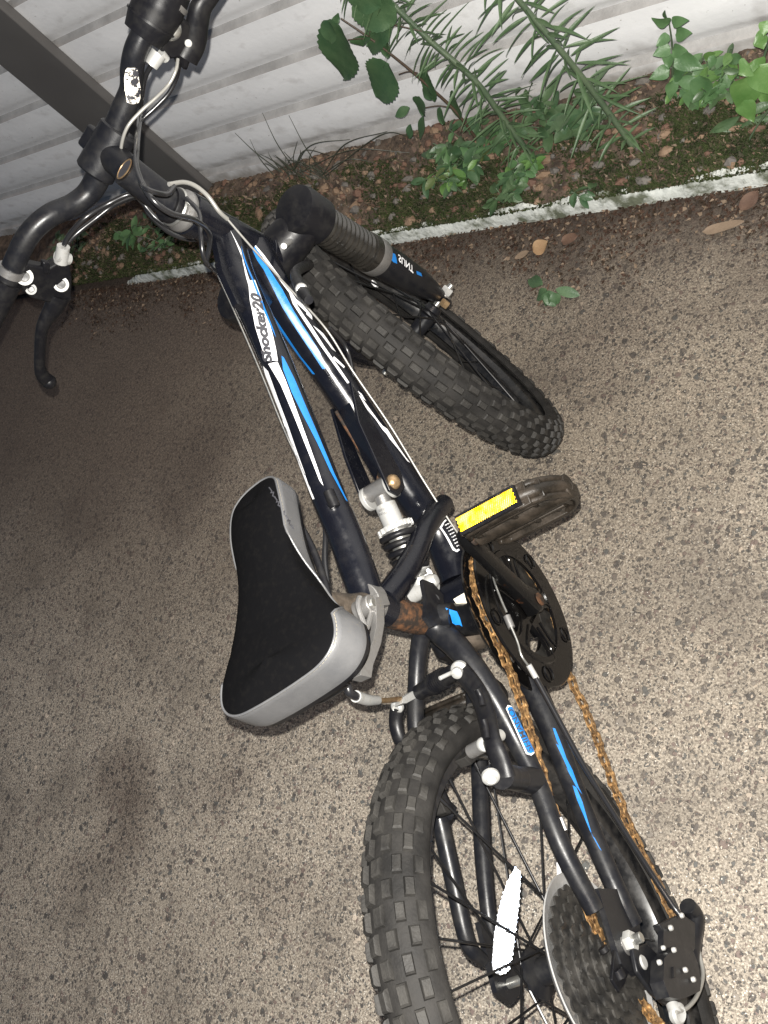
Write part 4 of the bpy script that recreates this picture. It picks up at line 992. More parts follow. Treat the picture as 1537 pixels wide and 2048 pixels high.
# ---- rear brake
m = mb('plastic'); ya = -.062
m.tube([B(1040, 1558, -.058), B(1004, 1552, -.066)], [.0105, .0115], n=22, sub=1)
armR = [B(1008, 1556, -.068), B(1000, 1520, -.070), B(984, 1480, -.068), B(976, 1440, -.062), B(963, 1400, -.055), B(945, 1368, -.045), B(921, 1340, -.032)]
m.tube(armR, [.0120, .0098, .0092, .0098, .0098, .0092, .0098], n=18, flat=.6)
armL = [B(893, 1632, .050), B(862, 1560, .056), B(828, 1500, .060), B(805, 1485, .061), B(794, 1460, .060), B(792, 1435, .058), B(797, 1412, .056)]
m.tube(armL, [.0105, .0095, .0085, .0075, .0072, .0072, .0085], n=18, flat=.75)
br = part(m, 'rear_brake')
m = mb('plastic')
for ln in ([(955, 1378), (962, 1392), (966, 1412)], [(968, 1440), (972, 1455), (975, 1478)]):
    m.tube([B(u, v, -.0685 if v > 1430 else -.0625) for u, v in ln], .0030, n=10, sub=3)
part(m, 'arm_slot', br)
m = mb('zinc')
def bolt(m_, P_, d_, r_=.0075, h=.006): d_ = nrm(d_); m_.lathe([(r_, 0), (r_, h*.6), (r_*.8, h*.85), (r_*.55, h), (r_*.5, h*.6)], P_, d_, 22)
vw = lambda P_: nrm(w2b(CAMP)[0]-P_)
q = B(981, 1551, -.066); bolt(m, q, V((-.75, -.35, .45)), .0078, .006)
q = B(921, 1337, -.033); bolt(m, q, V((-.6, -.1, .75)), .0085, .007); m.lathe([(.0055, 0), (.0055, .006), (.003, .0075)], q+nrm(V((-.6, -.1, .75)))*.008, V((-.6, -.1, .75)), 16)
q = B(797, 1412, .052); bolt(m, q, V((-.6, .1, .75)), .0068, .006)
m.lathe([(.0062, 0), (.0065, .005), (.005, .007)], B(966, 1488, -.056), V((-.5, -.6, .5)), 18)
m.cyl(B(984, 1480, -.056), B(1002, 1470, -.057), .0056, 20)
m.tube([B(905, 1345, -.028), B(880, 1357, -.022)], .0022, n=8, sub=1)
m.prism([B(*q, .040) for q in [(800, 1398), (836, 1374), (843, 1388), (838, 1393), (806, 1410), (797, 1410)]], (0, .005, 0))
part(m, 'brake_bolt', br, bevel=.0004)
m = mb('plastic'); a_, b_ = B(838, 1386, .034), B(912, 1343, -.022); m.tube([a_, a_*.7+b_*.3], .0085, n=18, sub=1); m.tube([a_*.72+b_*.28, b_], [.0098, .0085], n=18, sub=1)
for k in range(7): t_ = .40+.05*k; c_ = a_*(1-t_)+b_*t_; m.tube([c_, c_+nrm(b_-a_)*.0018], .0112, n=18, sub=1)
part(m, 'cable_boot', br)
m = mb('zinc'); m.tube([B(712, 1393, .020), B(735, 1400, .026), B(756, 1401, .032)], [.0055, .0052, .0042], n=14); m.use('brass'); m.tube([B(752, 1401, .031), B(775, 1401, .036), B(802, 1398, .040)], .0026, n=12)
part(m, 'brake_noodle', br)
m = mb('rubber'); m.box(B(945, 1508, -.026), nrm(B(905, 1560, -.026)-B(975, 1490, -.026))*.022, (0, .006, 0), nrm(V((.5, 0, 1)))*.0055)
m.box(B(868, 1585, .030), (0.02, 0, .01), (0, .006, 0), (0, 0, .005)); m.use('alu').cyl(B(940, 1505, -.032), B(968, 1490, -.050), .0065, 16); part(m, 'brake_pad', br, bevel=.001)

# ---- fork
m = mb('plastic')
CR = hs(.292)
s2 = lambda p: S2B(p)
crown0 = SO+AX*.314
L0 = [S2B(crown0+V((0, y, 0))) for y in (-.060, -.035, 0, .035, .060)]
m.tube([S2B(crown0+V((0.004, y, -.006*abs(y)/.06))) for y in (-.068, -.040, 0, .040, .068)], [.024, .025, .027, .025, .024], n=28, sub=5)
for y in (-.060, .060): m.lathe([(.022, -.028), (.0275, -.022), (.0285, .010), (.0265, .018), (.012, .022)], S2B(SO+AX*.314+V((.004, y, 0))), AX, 30)
fk = part(m, 'fork')
# the legs run down to the axle ahead of the steering axis
FAx = lambda y: S2B(FA+V((0, y, 0)))
for sgn in (-1, 1):
    top = S2B(SO+AX*.305+V((.006, sgn*.060, 0))); bot = FAx(sgn*.058); d_ = nrm(bot-top); Lg = np.linalg.norm(bot-top)
    m = mb('steel'); m.cyl(top, top+d_*.06, .0135, 24); part(m, 'stanchion', fk)
    m = mb('boot'); n_ = 11; pr = []
    for k in range(n_): h0 = .012+k*.0088; pr += [(.0195, h0), (.0222, h0+.0022), (.0226, h0+.0050), (.0195, h0+.0080)]
    m.lathe([(.0215, .004), (.0228, .008), (.0228, .011)]+pr+[(.0235, .012+n_*.0088), (.0240, .012+n_*.0088+.014)], top, d_, 36, cap=False); part(m, 'rubber_boot', fk, smooth=60)
    h1 = .012+n_*.0088+.012; rest = Lg-h1
    m = mb('dusty' if sgn < 0 else 'paint'); lt = Tube([top+d_*h1, top+d_*(h1+rest*.35), top+d_*(h1+rest*.62), bot-d_*.028, bot-d_*.008], [.0222, .0215, .0190, .0130, .0090], ref=(0, 1, 0))
    m.tube(lt.pts, lt.rr, n=36, sub=8, ref=(0, 1, 0)); m.prism([bot+S2B(SO+V(q))-S2B(SO) for q in [(-.013, 0, .016), (.013, 0, .016), (.014, 0, -.010), (-.013, 0, -.010)]], SR@V((0, .0028, 0)))
    lw = part(m, 'lower_leg', fk)
    if sgn < 0:
        lb = Tube([top+d_*(h1-.001), top+d_*(h1+.020)], .0245, ref=(0, 1, 0)); m = mb('alu'); m.lathe([(.0240, 0), (.02415, .0005), (.02405, .017), (.0238, .0175)], top+d_*h1, d_, 40, cap=False); part(m, 'silver_label', fk, smooth=60)
        try:
            lt.poly([(777, 503), (790, 508), (794, 527), (786, 524), (779, 514)], 'blue', 'decal', lw, off=.0006)
            lt.text('SUNT', (796, 514), (828, 540), .0088, 'white', 'decal_lettering', lw, bold=.02, shear=.2, flip=1, off=.0008)
            lt.poly([(833, 541), (842, 546), (844, 553), (834, 548)], 'blue', 'decal', lw, off=.0006)
        except Exception as e_: print('fork text', e_)
for y in (-.072,):
    m = mb('zinc'); a = FAx(-.064); b = FAx(-.074); hexnut(m, a, b, .0085); m.use('alu').lathe([(.0115, 0), (.0115, .0015)], a, a-b, 24); m.use('steel').cyl(b, FAx(-.080), .0045, 14)
    m.use('brass'); hexnut(m, S2B(FA+V((-.018, -.050, .004))), S2B(FA+V((-.018, -.060, .004))), .007)
    m.use('zinc'); q = SY(576, 436, -.036); bolt(m, q, vw(q), .0050, .004); q = SY(600, 483, -.030); m.tube([SY(568, 492, -.03), SY(595, 472, -.03)], .0032, n=10, sub=1)
    part(m, 'fork_fastener', fk)
# front brake, mostly hidden behind the down tube
m = mb('plastic'); m.tube([S2B(SO+AX*.29+V((-.03, -.02, 0))), SY(592, 545, -.03), SY(604, 580, -.034), SY(618, 600, -.036)], [.006, .005, .006, .004], n=16); fb = part(m, 'front_brake')
m = mb('zinc'); q = SY(603, 578, -.034); m.lathe([(.0055, 0), (.0055, .010), (.004, .012)], q, vw(q), 16); part(m, 'brake_bolt', fb)

# ---- headset, stem
m = mb('alu'); m.lathe([(.0195, 0), (.0215, .003), (.0215, .008), (.0190, .012), (.0190, .014)], hs(.447), AX, 36); m.use('steel').lathe([(.0190, 0), (.0200, .002), (.0190, .004)], hs(.461), AX, 36); m.use('plastic'); m.lathe([(.0185, 0), (.0185, .006), (.0175, .008)], hs(.464), AX, 36); part(m, 'headset')
QT = B(268, 352); QB = hs(.462)
m = mb('dusty'); dq = nrm(QT-QB); m.tube([QB, QT+dq*.010], .0155, n=32, sub=1, cap=True)
C0 = SY(214, 303, 0.)
m.tube([QT-dq*.014, QT*.5+C0*.5-dq*.006, C0], [.0150, .0150, .0160], n=28, sub=4)
lat = nrm(SR@V((0, 1, 0)))
m.cyl(C0-lat*.026, C0+lat*.026, .0200, 32, ch=.002)
stem = part(m, 'stem', bevel=0)
m = mb('brass'); m.lathe([(.0112, 0), (.0114, .0008), (.0100, .0010), (.0090, -.0010)], QT+dq*.0108, dq, 28, cap=False); m.use('ink'); m.lathe([(.0098, .0004), (.0030, .0002)], QT+dq*.0108, dq, 24); m.use('zinc'); q = B(182, 288, 0); bolt(m, SY(186, 292, .004), SR@V((-.2, .4, .6)), .0055, .006); part(m, 'stem_bolt', stem)
m = mb('dusty'); m.box(C0+SR@V((.012, 0, .012)), SR@V((.010, 0, .004)), lat*.012, SR@V((-.003, 0, .008))); part(m, 'stem_clamp', stem, bevel=.003)

# ---- handlebar
tilt = math.radians(12); nrmP = V((math.sin(HA-tilt), 0, math.cos(HA-tilt)))
C0l = SO+SR.T@(C0-SO)
HB = lambda u, v, off=0.: SP(u, v, nrmP, C0l+nrmP*off)
barR = [HB(214, 303), HB(228, 268), HB(243, 228), HB(262, 180), HB(264, 140), HB(272, 100), HB(290, 62), HB(312, 25), HB(330, -15), HB(350, -70), HB(372, -130)]
barL = [HB(214, 303), HB(200, 345), HB(178, 385), HB(146, 410), HB(105, 428), HB(75, 450), HB(52, 478), HB(36, 510), HB(16, 555), HB(-10, 610), HB(-40, 670)]
m = mb('dusty'); BT = Tube(barR, [.0128, .0128, .0120, .0112, .0112, .0112, .0112, .0112, .0112, .0112, .0112]); m.tube(barR, BT.rr, n=28); m.tube(barL, [.0128, .0128, .0120, .0115, .0115, .0112, .0112, .0112, .0112, .0112, .0112], n=28)
hbar = part(m, 'handlebar')
BT.poly([(252, 139), (256, 135), (271, 135), (276, 138), (279, 168), (280, 196), (277, 204), (262, 207), (254, 203), (250, 180), (249, 155)], 'worn', 'sticker', hbar, off=.0005)
BTp = [[(262, 146), (270, 144), (272, 150), (265, 153)], [(266, 156), (273, 155), (273, 166), (268, 168)]]
m = mb('plastic'); gl = [HB(*q) for q in ((14, 560), (-10, 610), (-40, 670), (-62, 716))]; m.tube(gl, [.0155, .0150, .0148, .0160], n=24); part(m, 'grip', hbar)
m = mb('alu'); m.tube([HB(24, 535), HB(18, 549)], .0130, n=24, sub=1); part(m, 'lever_clamp', hbar)
sh_ = [HB(285, 72), HB(300, 45), HB(318, 10), HB(334, -30)]
m = mb('plastic'); m.tube(sh_, [.0185, .0225, .0240, .0235], n=32); m.tube([HB(330, -20), HB(350, -75), HB(372, -140)], [.019, .0175, .017], n=28)
m.tube([HB(301, 43), HB(303, 39)], .0240, n=32, sub=1); part(m, 'twist_shifter', hbar)
m = mb('alu'); m.tube([HB(328, -5), HB(334, -14)], .0236, n=28, sub=1); part(m, 'lever_clamp', hbar)
# brake levers: plates hanging below the bar (normal = forward direction of the bars)
nF = (math.sin(HA-.15), 0, math.cos(HA-.15))
def LP(u, v, off=0.): return SP(u, v, nF, SO+SR.T@(HB(40, 520)-SO)+V(nF)*off)
fwd = SR@V(nF)
def lever_left():
    m = mb('plastic'); m.prism([LP(*q) for q in [(30, 528), (52, 522), (92, 530), (108, 520), (134, 522), (139, 548), (138, 590), (128, 602), (104, 600), (88, 598), (58, 590), (40, 575), (28, 550)]], fwd*.0065)
    m.prism([LP(*q, -.004) for q in [(83, 520), (98, 522), (97, 545), (84, 545)]], fwd*.004)
    b = part(m, 'brake_lever', hbar, bevel=.002)
    m = mb('zinc'); m.tube([LP(122, 524, -.004), LP(127, 492, -.004)], [.0075, .0068], n=12, sub=1); m.tube([LP(114, 512, -.004), LP(138, 518, -.004)], .0062, n=12, sub=1)
    for (u, v, r_) in ((49, 553, .0088), (62, 578, .0058), (122, 568, .0082)):
        m.lathe([(r_, 0), (r_, .0015), (r_*.62, .0022), (r_*.5, .0006)], LP(u, v, -.0068), nrm(vw(LP(u, v))), 22); m.use('plastic'); m.lathe([(r_*.52, .0006), (r_*.5, .0012)], LP(u, v, -.0068), nrm(vw(LP(u, v))), 16); m.use('zinc')
    part(m, 'lever_bolt', b)
    m = mb('plastic'); m.tube([LP(q[0], q[1], -.002) for q in ((120, 590), (108, 615), (92, 640), (83, 665), (80, 700), (80, 735), (86, 752), (99, 764))], [.0135, .0118, .0088, .0072, .0066, .0068, .0078, .0088], n=18, flat=.7, ref=fwd); m.ball(LP(98, 764, -.002), .0088, 12)
    part(m, 'lever_blade', b)
lever_left()
nR = nF; 
def RPv(u, v, off=0.): return SP(u, v, nR, SO+SR.T@(HB(300, 45)-SO)+V(nR)*off)
m = mb('plastic'); m.prism([RPv(*q) for q in [(316, 30), (352, 20), (372, 40), (384, 60), (382, 95), (372, 118), (366, 136), (356, 128), (350, 108), (332, 112), (316, 96), (310, 70)]], fwd*.0085)
bl = part(m, 'brake_lever', hbar, bevel=.003)
m = mb('zinc'); m.tube([RPv(302, 130, -.006), RPv(318, 106, -.006)], [.0068, .0078], n=12, sub=1); m.tube([RPv(322, 104, -.006), RPv(332, 118, -.006)], .0042, n=10, sub=1)
for (u, v, r_) in ((348, 35, .0035), (377, 86, .0035)): m.lathe([(r_, 0), (r_, .0025), (r_*.6, .0032)], RPv(u, v, -.0092), vw(RPv(u, v)), 14)
m.use('steel'); m.lathe([(.0105, 0), (.0105, .002), (.0085, .0045), (.0045, .0060)], RPv(341, 57, -.0085), vw(RPv(341, 57)), 24); part(m, 'lever_bolt', bl)
m = mb('plastic'); m.tube([RPv(q[0], q[1], -.004) for q in ((372, 116), (388, 85), (394, 50), (402, 15), (424, -15), (445, -45), (470, -100))], [.0135, .0130, .0120, .0115, .0100, .0090, .0085], n=18, flat=.75, ref=fwd); part(m, 'lever_blade', bl)

# ---- cables
def cable(name, pts, r, mt='cableb', par=None): m = mb(mt); m.tube(pts, r, n=12, sub=10); return part(m, name, par)
front = lambda u, v, off=-.012: HB(u, v, off)
hO = lambda u, v, off: SP(u, v, nrmP, C0l+nrmP*off)
cable('gear_cable', [RPv(356, 118, -.010), hO(352, 140, -.02), hO(338, 168, -.022), hO(312, 195, -.024), hO(282, 222, -.024), hO(256, 252, -.024), hO(244, 285, -.023), hO(243, 315, -.020), hO(249, 348, -.006)], .0017, 'cablew')
cable('gear_cable', [RPv(360, 122, -.004), hO(354, 152, .004), hO(338, 185, .006), hO(310, 215, .008), hO(286, 238, .010), hO(277, 262, .012), hO(276, 300, .014), hO(275, 330, .030), B(285, 370, -.050), B(330, 388, -.055), B(350, 372, -.060)], .0022)
cable('gear_cable', [B(338, 368, -.030), B(368, 364, -.034), B(392, 372, -.036), B(416, 392, -.036), B(438, 422, -.034), B(455, 438, -.032)], .0022, 'cablew')
cable('gear_cable', [B(455, 438, -.032), B(500, 490, -.030), B(560, 556, -.028), B(620, 620, -.028), B(660, 668, -.028), B(706, 742, -.027), B(780, 850, -.028), B(850, 965, -.030), B(905, 1050, -.032), B(935, 1092, -.033), B(968, 1142, -.034)], .0011, 'cablew')
cable('gear_cable', [B(985, 1145, -.060), B(990, 1165, -.062), B(1003, 1200, -.064), B(1014, 1225, -.066)], .0012, 'steel')
m = mb('alu'); m.tube([B(1014, 1232, -.068), B(1024, 1256, -.069)], .0038, n=14, sub=1); part(m, 'cable_stop')
cable('gear_cable', [B(1024, 1256, -.069), B(1036, 1285, -.070), B(1044, 1312, -.070), B(1062, 1338, -.070)], .0012, 'steel')
m = mb('zinc'); m.tube([B(1058, 1330, -.070), B(1074, 1358, -.070)], .0030, n=14, sub=1); part(m, 'cable_ferrule')
cable('gear_cable', [B(1072, 1355, -.070), B(1110, 1425, -.070), B(1170, 1535, -.070), B(1235, 1640, -.072), B(1300, 1742, -.076), B(1344, 1808, -.082), B(1362, 1832, -.086)], .0029)
cable('brake_cable', [LP(128, 490, -.004), LP(140, 468, -.006), LP(170, 436, -.012), LP(215, 408, -.012), B(262, 388, .045), B(285, 405, .050), B(315, 438, .050), B(360, 462, .045), B(405, 452, .035)], .0026)
cable('brake_cable', [LP(124, 500, .006), LP(150, 470, .004), LP(190, 438, .004), LP(232, 408, .004), B(280, 395, .070), B(300, 430, .075), B(345, 468, .075), B(395, 478, .065), B(440, 450, .05)], .0026)
cable('brake_cable', [RPv(302, 130, -.006), hO(290, 155, -.002), hO(284, 190, .006), hO(280, 230, .014), B(274, 290, -.040), B(275, 340, -.045), B(300, 392, -.050), B(340, 425, -.050), B(390, 440, -.045), B(420, 470, -.020), B(412, 530, .010)], .0026)
cable('brake_cable', [B(372, 395, -.020), B(398, 425, -.024), B(402, 470, -.020), B(410, 520, -.008), B(438, 548, .010)], .0024)
cable('brake_cable', [B(436, 550, .010), B(470, 625, .012), B(520, 740, .014), B(580, 885, .014), B(640, 1000, .012)], .0010, 'steel')
cable('brake_cable', [B(640, 1000, .012), B(650, 1020, .014), B(652, 1070, .018), B(650, 1120, .022), B(655, 1165, .024)], .0030)
cable('brake_cable', [(.245, .026, .535), (.215, .030, .530), B(688, 1372, .018), B(700, 1386, .018), B(714, 1394, .020)], .0042)
cable('brake_cable', [B(660, 655, -.012), B(690, 690, -.008), B(702, 725, -.004), B(708, 770, 0)], .0024)

# ================================================================== PLANTS
SHP = {
    'lance': [(0, .05), (.12, .55), (.3, .95), (.5, 1.), (.7, .75), (.88, .35), (1., .0)],
    'heart': [(0, .0), (.04, .55), (.14, .92), (.28, 1.), (.48, .88), (.68, .58), (.86, .26), (1., .0)],
    'round': [(0, .0), (.05, .50), (.15, .85), (.35, 1.06), (.55, 1.03), (.75, .80), (.90, .45), (1., .06)],
    'oval': [(0, .05), (.1, .5), (.3, .9), (.5, 1.), (.7, .85), (.88, .5), (1., .02)],
}
def leaf(m_, base, tip, w_, shape='oval', nor=None, fold=.25, droop=.12, teeth=0., n=9):
    base = V(base); tip = V(tip); ax = tip-base; Ln = np.linalg.norm(ax); ax /= Ln
    if nor is None: nor = V((rng.normal()*.5, -1+rng.normal()*.3, .9+rng.normal()*.3))
    nor = nrm(V(nor)-ax*(V(nor)@ax)); sd = np.cross(ax, nor); sh = SHP[shape]; n = n if not teeth else 22
    vs = []; fs = []
    for i in range(n+1):
        t = i/n; ww = np.interp(t, [a for a, b in sh], [b for a, b in sh])*w_/2
        if teeth: ww *= 1+teeth*(1 if i % 2 else -1)
        c = base+ax*Ln*t-nor*droop*Ln*(t*t) + nor*droop*Ln*.35*t
        wav = math.sin(t*7+base[0]*50)*.06*w_
        vs += [c+sd*ww+nor*(fold*ww+wav), c+sd*ww*.5+nor*fold*ww*.35, c, c-sd*ww*.5+nor*fold*ww*.35, c-sd*ww+nor*(fold*ww-wav)]
    for i in range(n):
        for j in range(4): a = i*5+j; fs.append((a, a+1, a+6, a+5))
    m_.add(vs, fs)
def lpx(m_, b, t, w_, y, dy=0., **k): leaf(m_, WY(*b, y), WY(*t, y+dy), w_, **k)
LM = L
def plant(name, label, stems, leaves, cat='plant'):
    """stems: mesh; leaves: mesh -> a plant with two parts"""
    s_ = stems.build(name, smooth=60); leaves.build('leaves', s_, smooth=60, recalc=False); return tag(s_, label, cat)
def weed(path, spacing, ll, lw, mt, r0, r1, name, label, seed=1, extra=None):
    rg = np.random.default_rng(seed); s_ = mb(L['stem']); s_.tube(path, [r0, (r0+r1)/2, r1], n=10, sub=10); P_ = catmull(path, 14)
    d = np.concatenate([[0], np.cumsum([np.linalg.norm(P_[i+1]-P_[i]) for i in range(len(P_)-1)])]); A = np.array(P_)
    lv = mb(mt); q = .02; k = 0
    while q < d[-1]:
        c = V([np.interp(q, d, A[:, j]) for j in range(3)]); c2 = V([np.interp(min(q+.01, d[-1]), d, A[:, j]) for j in range(3)]); t = nrm(c2-c)
        az = k*2.4+rg.uniform(-.4, .4); out = V((math.cos(az), math.sin(az)*.8, 0)); out = nrm(out-t*(out@t))
        if c[1]+out[1]*ll > YW-.004: out[1] = -abs(out[1])
        size = ll*rg.uniform(.6, 1.15)*min(1, .45+q*6); el = rg.uniform(.1, .6); dr = nrm(out+V((0, 0, 1))*el*.9)
        tip = c+dr*size+V((0, 0, -size*rg.uniform(.15, .55))); 
        if tip[1] > YW-.006: tip[1] = YW-.006
        leaf(lv, c+out*r1, tip, lw*rg.uniform(.75, 1.2), 'lance', nor=V((0, -.3, 1))+rg.normal(size=3)*.3, fold=.5, droop=.22*rg.uniform(.3, 1.4), n=8)
        q += spacing*rg.uniform(.6, 1.4); k += 1
    if extra: extra(s_, lv, rg)
    return plant(name, label, s_, lv)
weed([WY(1092, 352, 1.03), WY(1010, 240, 1.045), WY(950, 160, 1.055), WY(860, 80, 1.065), WY(770, -8, 1.075), WY(690, -90, 1.08)], .0023, .074, .0050, L['willow'], .0052, .0042, 'tall_weed',
     'tall weed with dense narrow dark green leaves, rooted left of centre in the bed', 3)
weed([WY(1272, 300, 1.02), WY(1200, 200, 1.035), WY(1130, 110, 1.04), WY(1050, 14, 1.05), WY(980, -70, 1.055)], .0036, .086, .0062, L['willow'], .0050, .0040, 'tall_weed',
     'tall weed with sparser long narrow leaves, next to the right of the dense narrow-leaved weed', 5)
# sapling with broad toothed leaves
s_ = mb(L['brownstem']); y_ = 1.06
s_.tube([WY(1000, 345, 1.06), WY(920, 232, y_), WY(850, 165, y_), WY(795, 118, y_), WY(735, 72, y_), WY(682, 36, y_)], [.0028, .0022, .0012], n=8)
for a, b in (((845, 62), (720, 42)), ((760, 83), (696, 79)), ((836, 145), (798, 148)), ((742, 60), (738, 78)), ((905, 215), (850, 215))): s_.tube([WY(*a, y_), WY((a[0]+b[0])/2, (a[1]+b[1])/2-4, y_), WY(*b, y_)], .0009, n=6, sub=4)
lv = mb(L['broad'])
for b, t, w_, sh, tt in (((676, 45), (684, 158), .082, 'round', .05), ((655, 40), (662, 88), .030, 'round', .04), ((778, 128), (752, 196), .072, 'round', .05), ((722, 70), (726, 92), .050, 'round', .04), ((735, 92), (780, 55), .040, 'round', .05),
                         ((712, -10), (790, 48), .075, 'round', .04), ((750, 40), (776, 118), .032, 'oval', .04), ((680, 34), (664, 38), .016, 'heart', 0), ((700, -30), (760, 14), .06, 'round', .04), ((845, 130), (868, 205), .030, 'oval', .05), ((850, 172), (862, 200), .03, 'oval', .04),
                         ((838, 192), (846, 232), .036, 'round', .05), ((820, 215), (790, 232), .018, 'oval', .05), ((822, 248), (818, 278), .016, 'oval', 0), ((848, 232), (838, 280), .020, 'oval', 0), ((880, 214), (885, 250), .022, 'oval', .04), ((905, 180), (918, 240), .030, 'oval', .04)):
    lpx(lv, b, t, w_, y_+rng.uniform(-.02, .01), dy=-.01, shape=sh, teeth=tt, fold=.12, droop=.06, nor=V((-.25, -.75, .6))+rng.normal(size=3)*.15)
plant('sapling', 'young sapling with broad toothed leaves leaning in front of the white wall', s_, lv, 'sapling')
# heart-leaved weeds on the right
s_ = mb(L['stem']); s_.tube([WY(1348, 222, 1.10), WY(1346, 150, 1.10), WY(1345, 90, 1.10), WY(1338, 38, 1.10)], [.002, .0018, .001], n=8)
lv = mb(L['heart'])
for b, t, w_ in (((1340, 45), (1304, 38), .020), ((1338, 40), (1328, 22), .016), ((1344, 44), (1378, 40), .016), ((1352, 68), (1384, 66), .021), ((1340, 70), (1312, 92), .018), ((1342, 95), (1306, 110), .022), ((1346, 100), (1375, 102), .020), ((1350, 112), (1408, 138), .030), ((1338, 105), (1338, 138), .020), ((1340, 138), (1298, 158), .022), ((1348, 150), (1372, 142), .022), ((1346, 160), (1340, 200), .02), ((1350, 180), (1335, 216), .02),
                 ((1378, 180), (1395, 228), .026), ((1400, 150), (1412, 208), .034), ((1430, 110), (1418, 140), .014), ((1395, 190), (1382, 232), .024), ((1440, 165), (1424, 228), .030), ((1452, 132), (1436, 160), .030), ((1465, 150), (1440, 178), .026), ((1380, 175), (1358, 205), .022), ((1425, 178), (1428, 202), .022)):
    lpx(lv, b, t, w_, 1.09+rng.uniform(-.03, .01), dy=-.012, shape='heart', fold=.2, droop=.10)
s_.tube([WY(1400, 250, 1.06), WY(1420, 190, 1.08), WY(1462, 130, 1.08)], .0012, n=8); s_.tube([WY(1372, 240, 1.06), WY(1392, 180, 1.08), WY(1418, 150, 1.08)], .0012, n=8)
plant('leafy_weed', 'upright weed with small pointed mid-green leaves against the wall', s_, lv)
s_ = mb(L['stem']); s_.tube([WY(1500, 300, 1.00), WY(1505, 200, 1.03), WY(1530, 110, 1.05), WY(1560, 30, 1.06)], [.0024, .0016], n=8); s_.tube([WY(1470, 380, .985), WY(1490, 300, .99), WY(1530, 230, 1.0), WY(1580, 180, 1.)], .0016, n=8)
s_.tube([WY(1420, 285, 1.02), WY(1470, 255, 1.02), WY(1560, 215, 1.02)], .0014, n=8)
lv = mb(L['bright'])
for b, t, w_ in (((1498, 150), (1482, 228), .045), ((1520, 130), (1545, 190), .045), ((1510, 118), (1522, 150), .03), ((1500, 130), (1478, 148), .03), ((1540, 150), (1528, 215), .04), ((1470, 300), (1436, 318), .034), ((1472, 292), (1478, 338), .034), ((1475, 310), (1460, 378), .050), ((1500, 282), (1540, 300), .030), ((1490, 270), (1512, 258), .022), ((1505, 300), (1480, 318), .022),
                 ((1520, 75), (1528, 98), .02), ((1534, 40), (1528, 72), .018), ((1530, 60), (1508, 92), .014), ((1538, 235), (1512, 262), .03), ((1530, 310), (1500, 330), .03), ((1490, 322), (1545, 318), .03), ((1488, 200), (1508, 245), .030), ((1430, 318), (1424, 392), .024), ((1482, 390), (1488, 418), .018)):
    lpx(lv, b, t, w_, 1.035+rng.uniform(-.03, .02), dy=-.015, shape='heart', fold=.16, droop=.10)
lv.use(L['willow'])
for b, t, w_ in (((1545, 205), (1490, 228), .014), ((1480, 232), (1418, 268), .016), ((1500, 245), (1430, 262), .014), ((1545, 232), (1470, 262), .015)): lpx(lv, b, t, w_, 1.02, dy=-.01, shape='lance', fold=.3, droop=.1)
plant('creeper', 'bright green heart-leaved creeper hanging over the kerb at the right edge', s_, lv)
# low clumps
def clump(name, label, px, y0, n, size, mats, seed, h=.06, spread=.06, shape='oval', cat='plant', stemm='stem'):
    rg = np.random.default_rng(seed); s_ = mb(L[stemm]); lv = MB(); ns = max(4, n//7)
    for i in range(ns):
        c = G(px[0], px[1], .04); c = V((c[0], y0, .045)) if y0 else c; z0_ = .04 if y0 else 0.
        a = rg.uniform(0, 2*PI); e = c+V((math.cos(a)*spread*rg.uniform(.3, 1)*1.4, math.sin(a)*spread*rg.uniform(.2, .8), h*rg.uniform(.4, 1.1))); c0 = c+V((math.cos(a), math.sin(a), 0))*spread*.25
        c0[2] = z0_; e[1] = min(e[1], YW-.02); md = (c0+e)/2+V((0, 0, h*.15)); s_.tube([c0, md, e], .0009, n=6, sub=5)
        for k in range(n//ns):
            t = rg.uniform(.25, 1.02); q = c0*(1-t)+e*t+V((0, 0, h*.12*math.sin(t*PI))); az = rg.uniform(0, 2*PI); sz = size*rg.uniform(.55, 1.2)
            tip = q+V((math.cos(az), math.sin(az), rg.uniform(-.5, .5)))*sz; tip[1] = min(tip[1], YW-.01); tip[2] = max(tip[2], .004)
            lv.use(L[mats[int(rg.integers(len(mats)))]]); leaf(lv, q, tip, sz*rg.uniform(.4, .62), shape, nor=V((0, -.4, 1))+rg.normal(size=3)*.35, fold=.25, droop=.15, n=7)
    return plant(name, label, s_, lv, cat)
clump('leafy_weed', 'dense leafy clump at the foot of the dense narrow-leaved weed', (960, 330), 1.06, 120, .030, ['broad', 'willow', 'heart'], 11, h=.075, spread=.075)
clump('leafy_weed', 'yellowish-green weed clump beside the tan stones in the bed', (930, 390), 1.005, 60, .028, ['yellow', 'bright', 'broad'], 12, h=.05, spread=.055)
clump('leafy_weed', 'low dark weed sprawling from the bed over the middle of the kerb', (1000, 420), .975, 34, .026, ['broad', 'willow'], 13, h=.035, spread=.05)
clump('leafy_weed', 'dark green weed between the two tall narrow-leaved weeds', (1160, 245), 1.08, 90, .034, ['willow', 'broad'], 14, h=.075, spread=.07)
clump('leafy_weed', 'small bright weed in front of the second tall weed', (1050, 370), 1.0, 30, .026, ['bright', 'heart'], 15, h=.035, spread=.035)
clump('leafy_weed', 'leafy clump under the heart-leaved creeper by the wall', (1440, 215), 1.08, 70, .030, ['heart', 'willow', 'bright'], 16, h=.07, spread=.07)
clump('leafy_weed', 'dark weeds growing beneath the handlebar at the foot of the post', (330, 520), 1.02, 80, .024, ['broad', 'willow', 'heart'], 17, h=.05, spread=.10, shape='lance')
clump('leafy_weed', 'pale broad-leaved weed seen between the handlebar and the stem', (285, 455), 1.04, 12, .040, ['heart'], 18, h=.05, spread=.03)
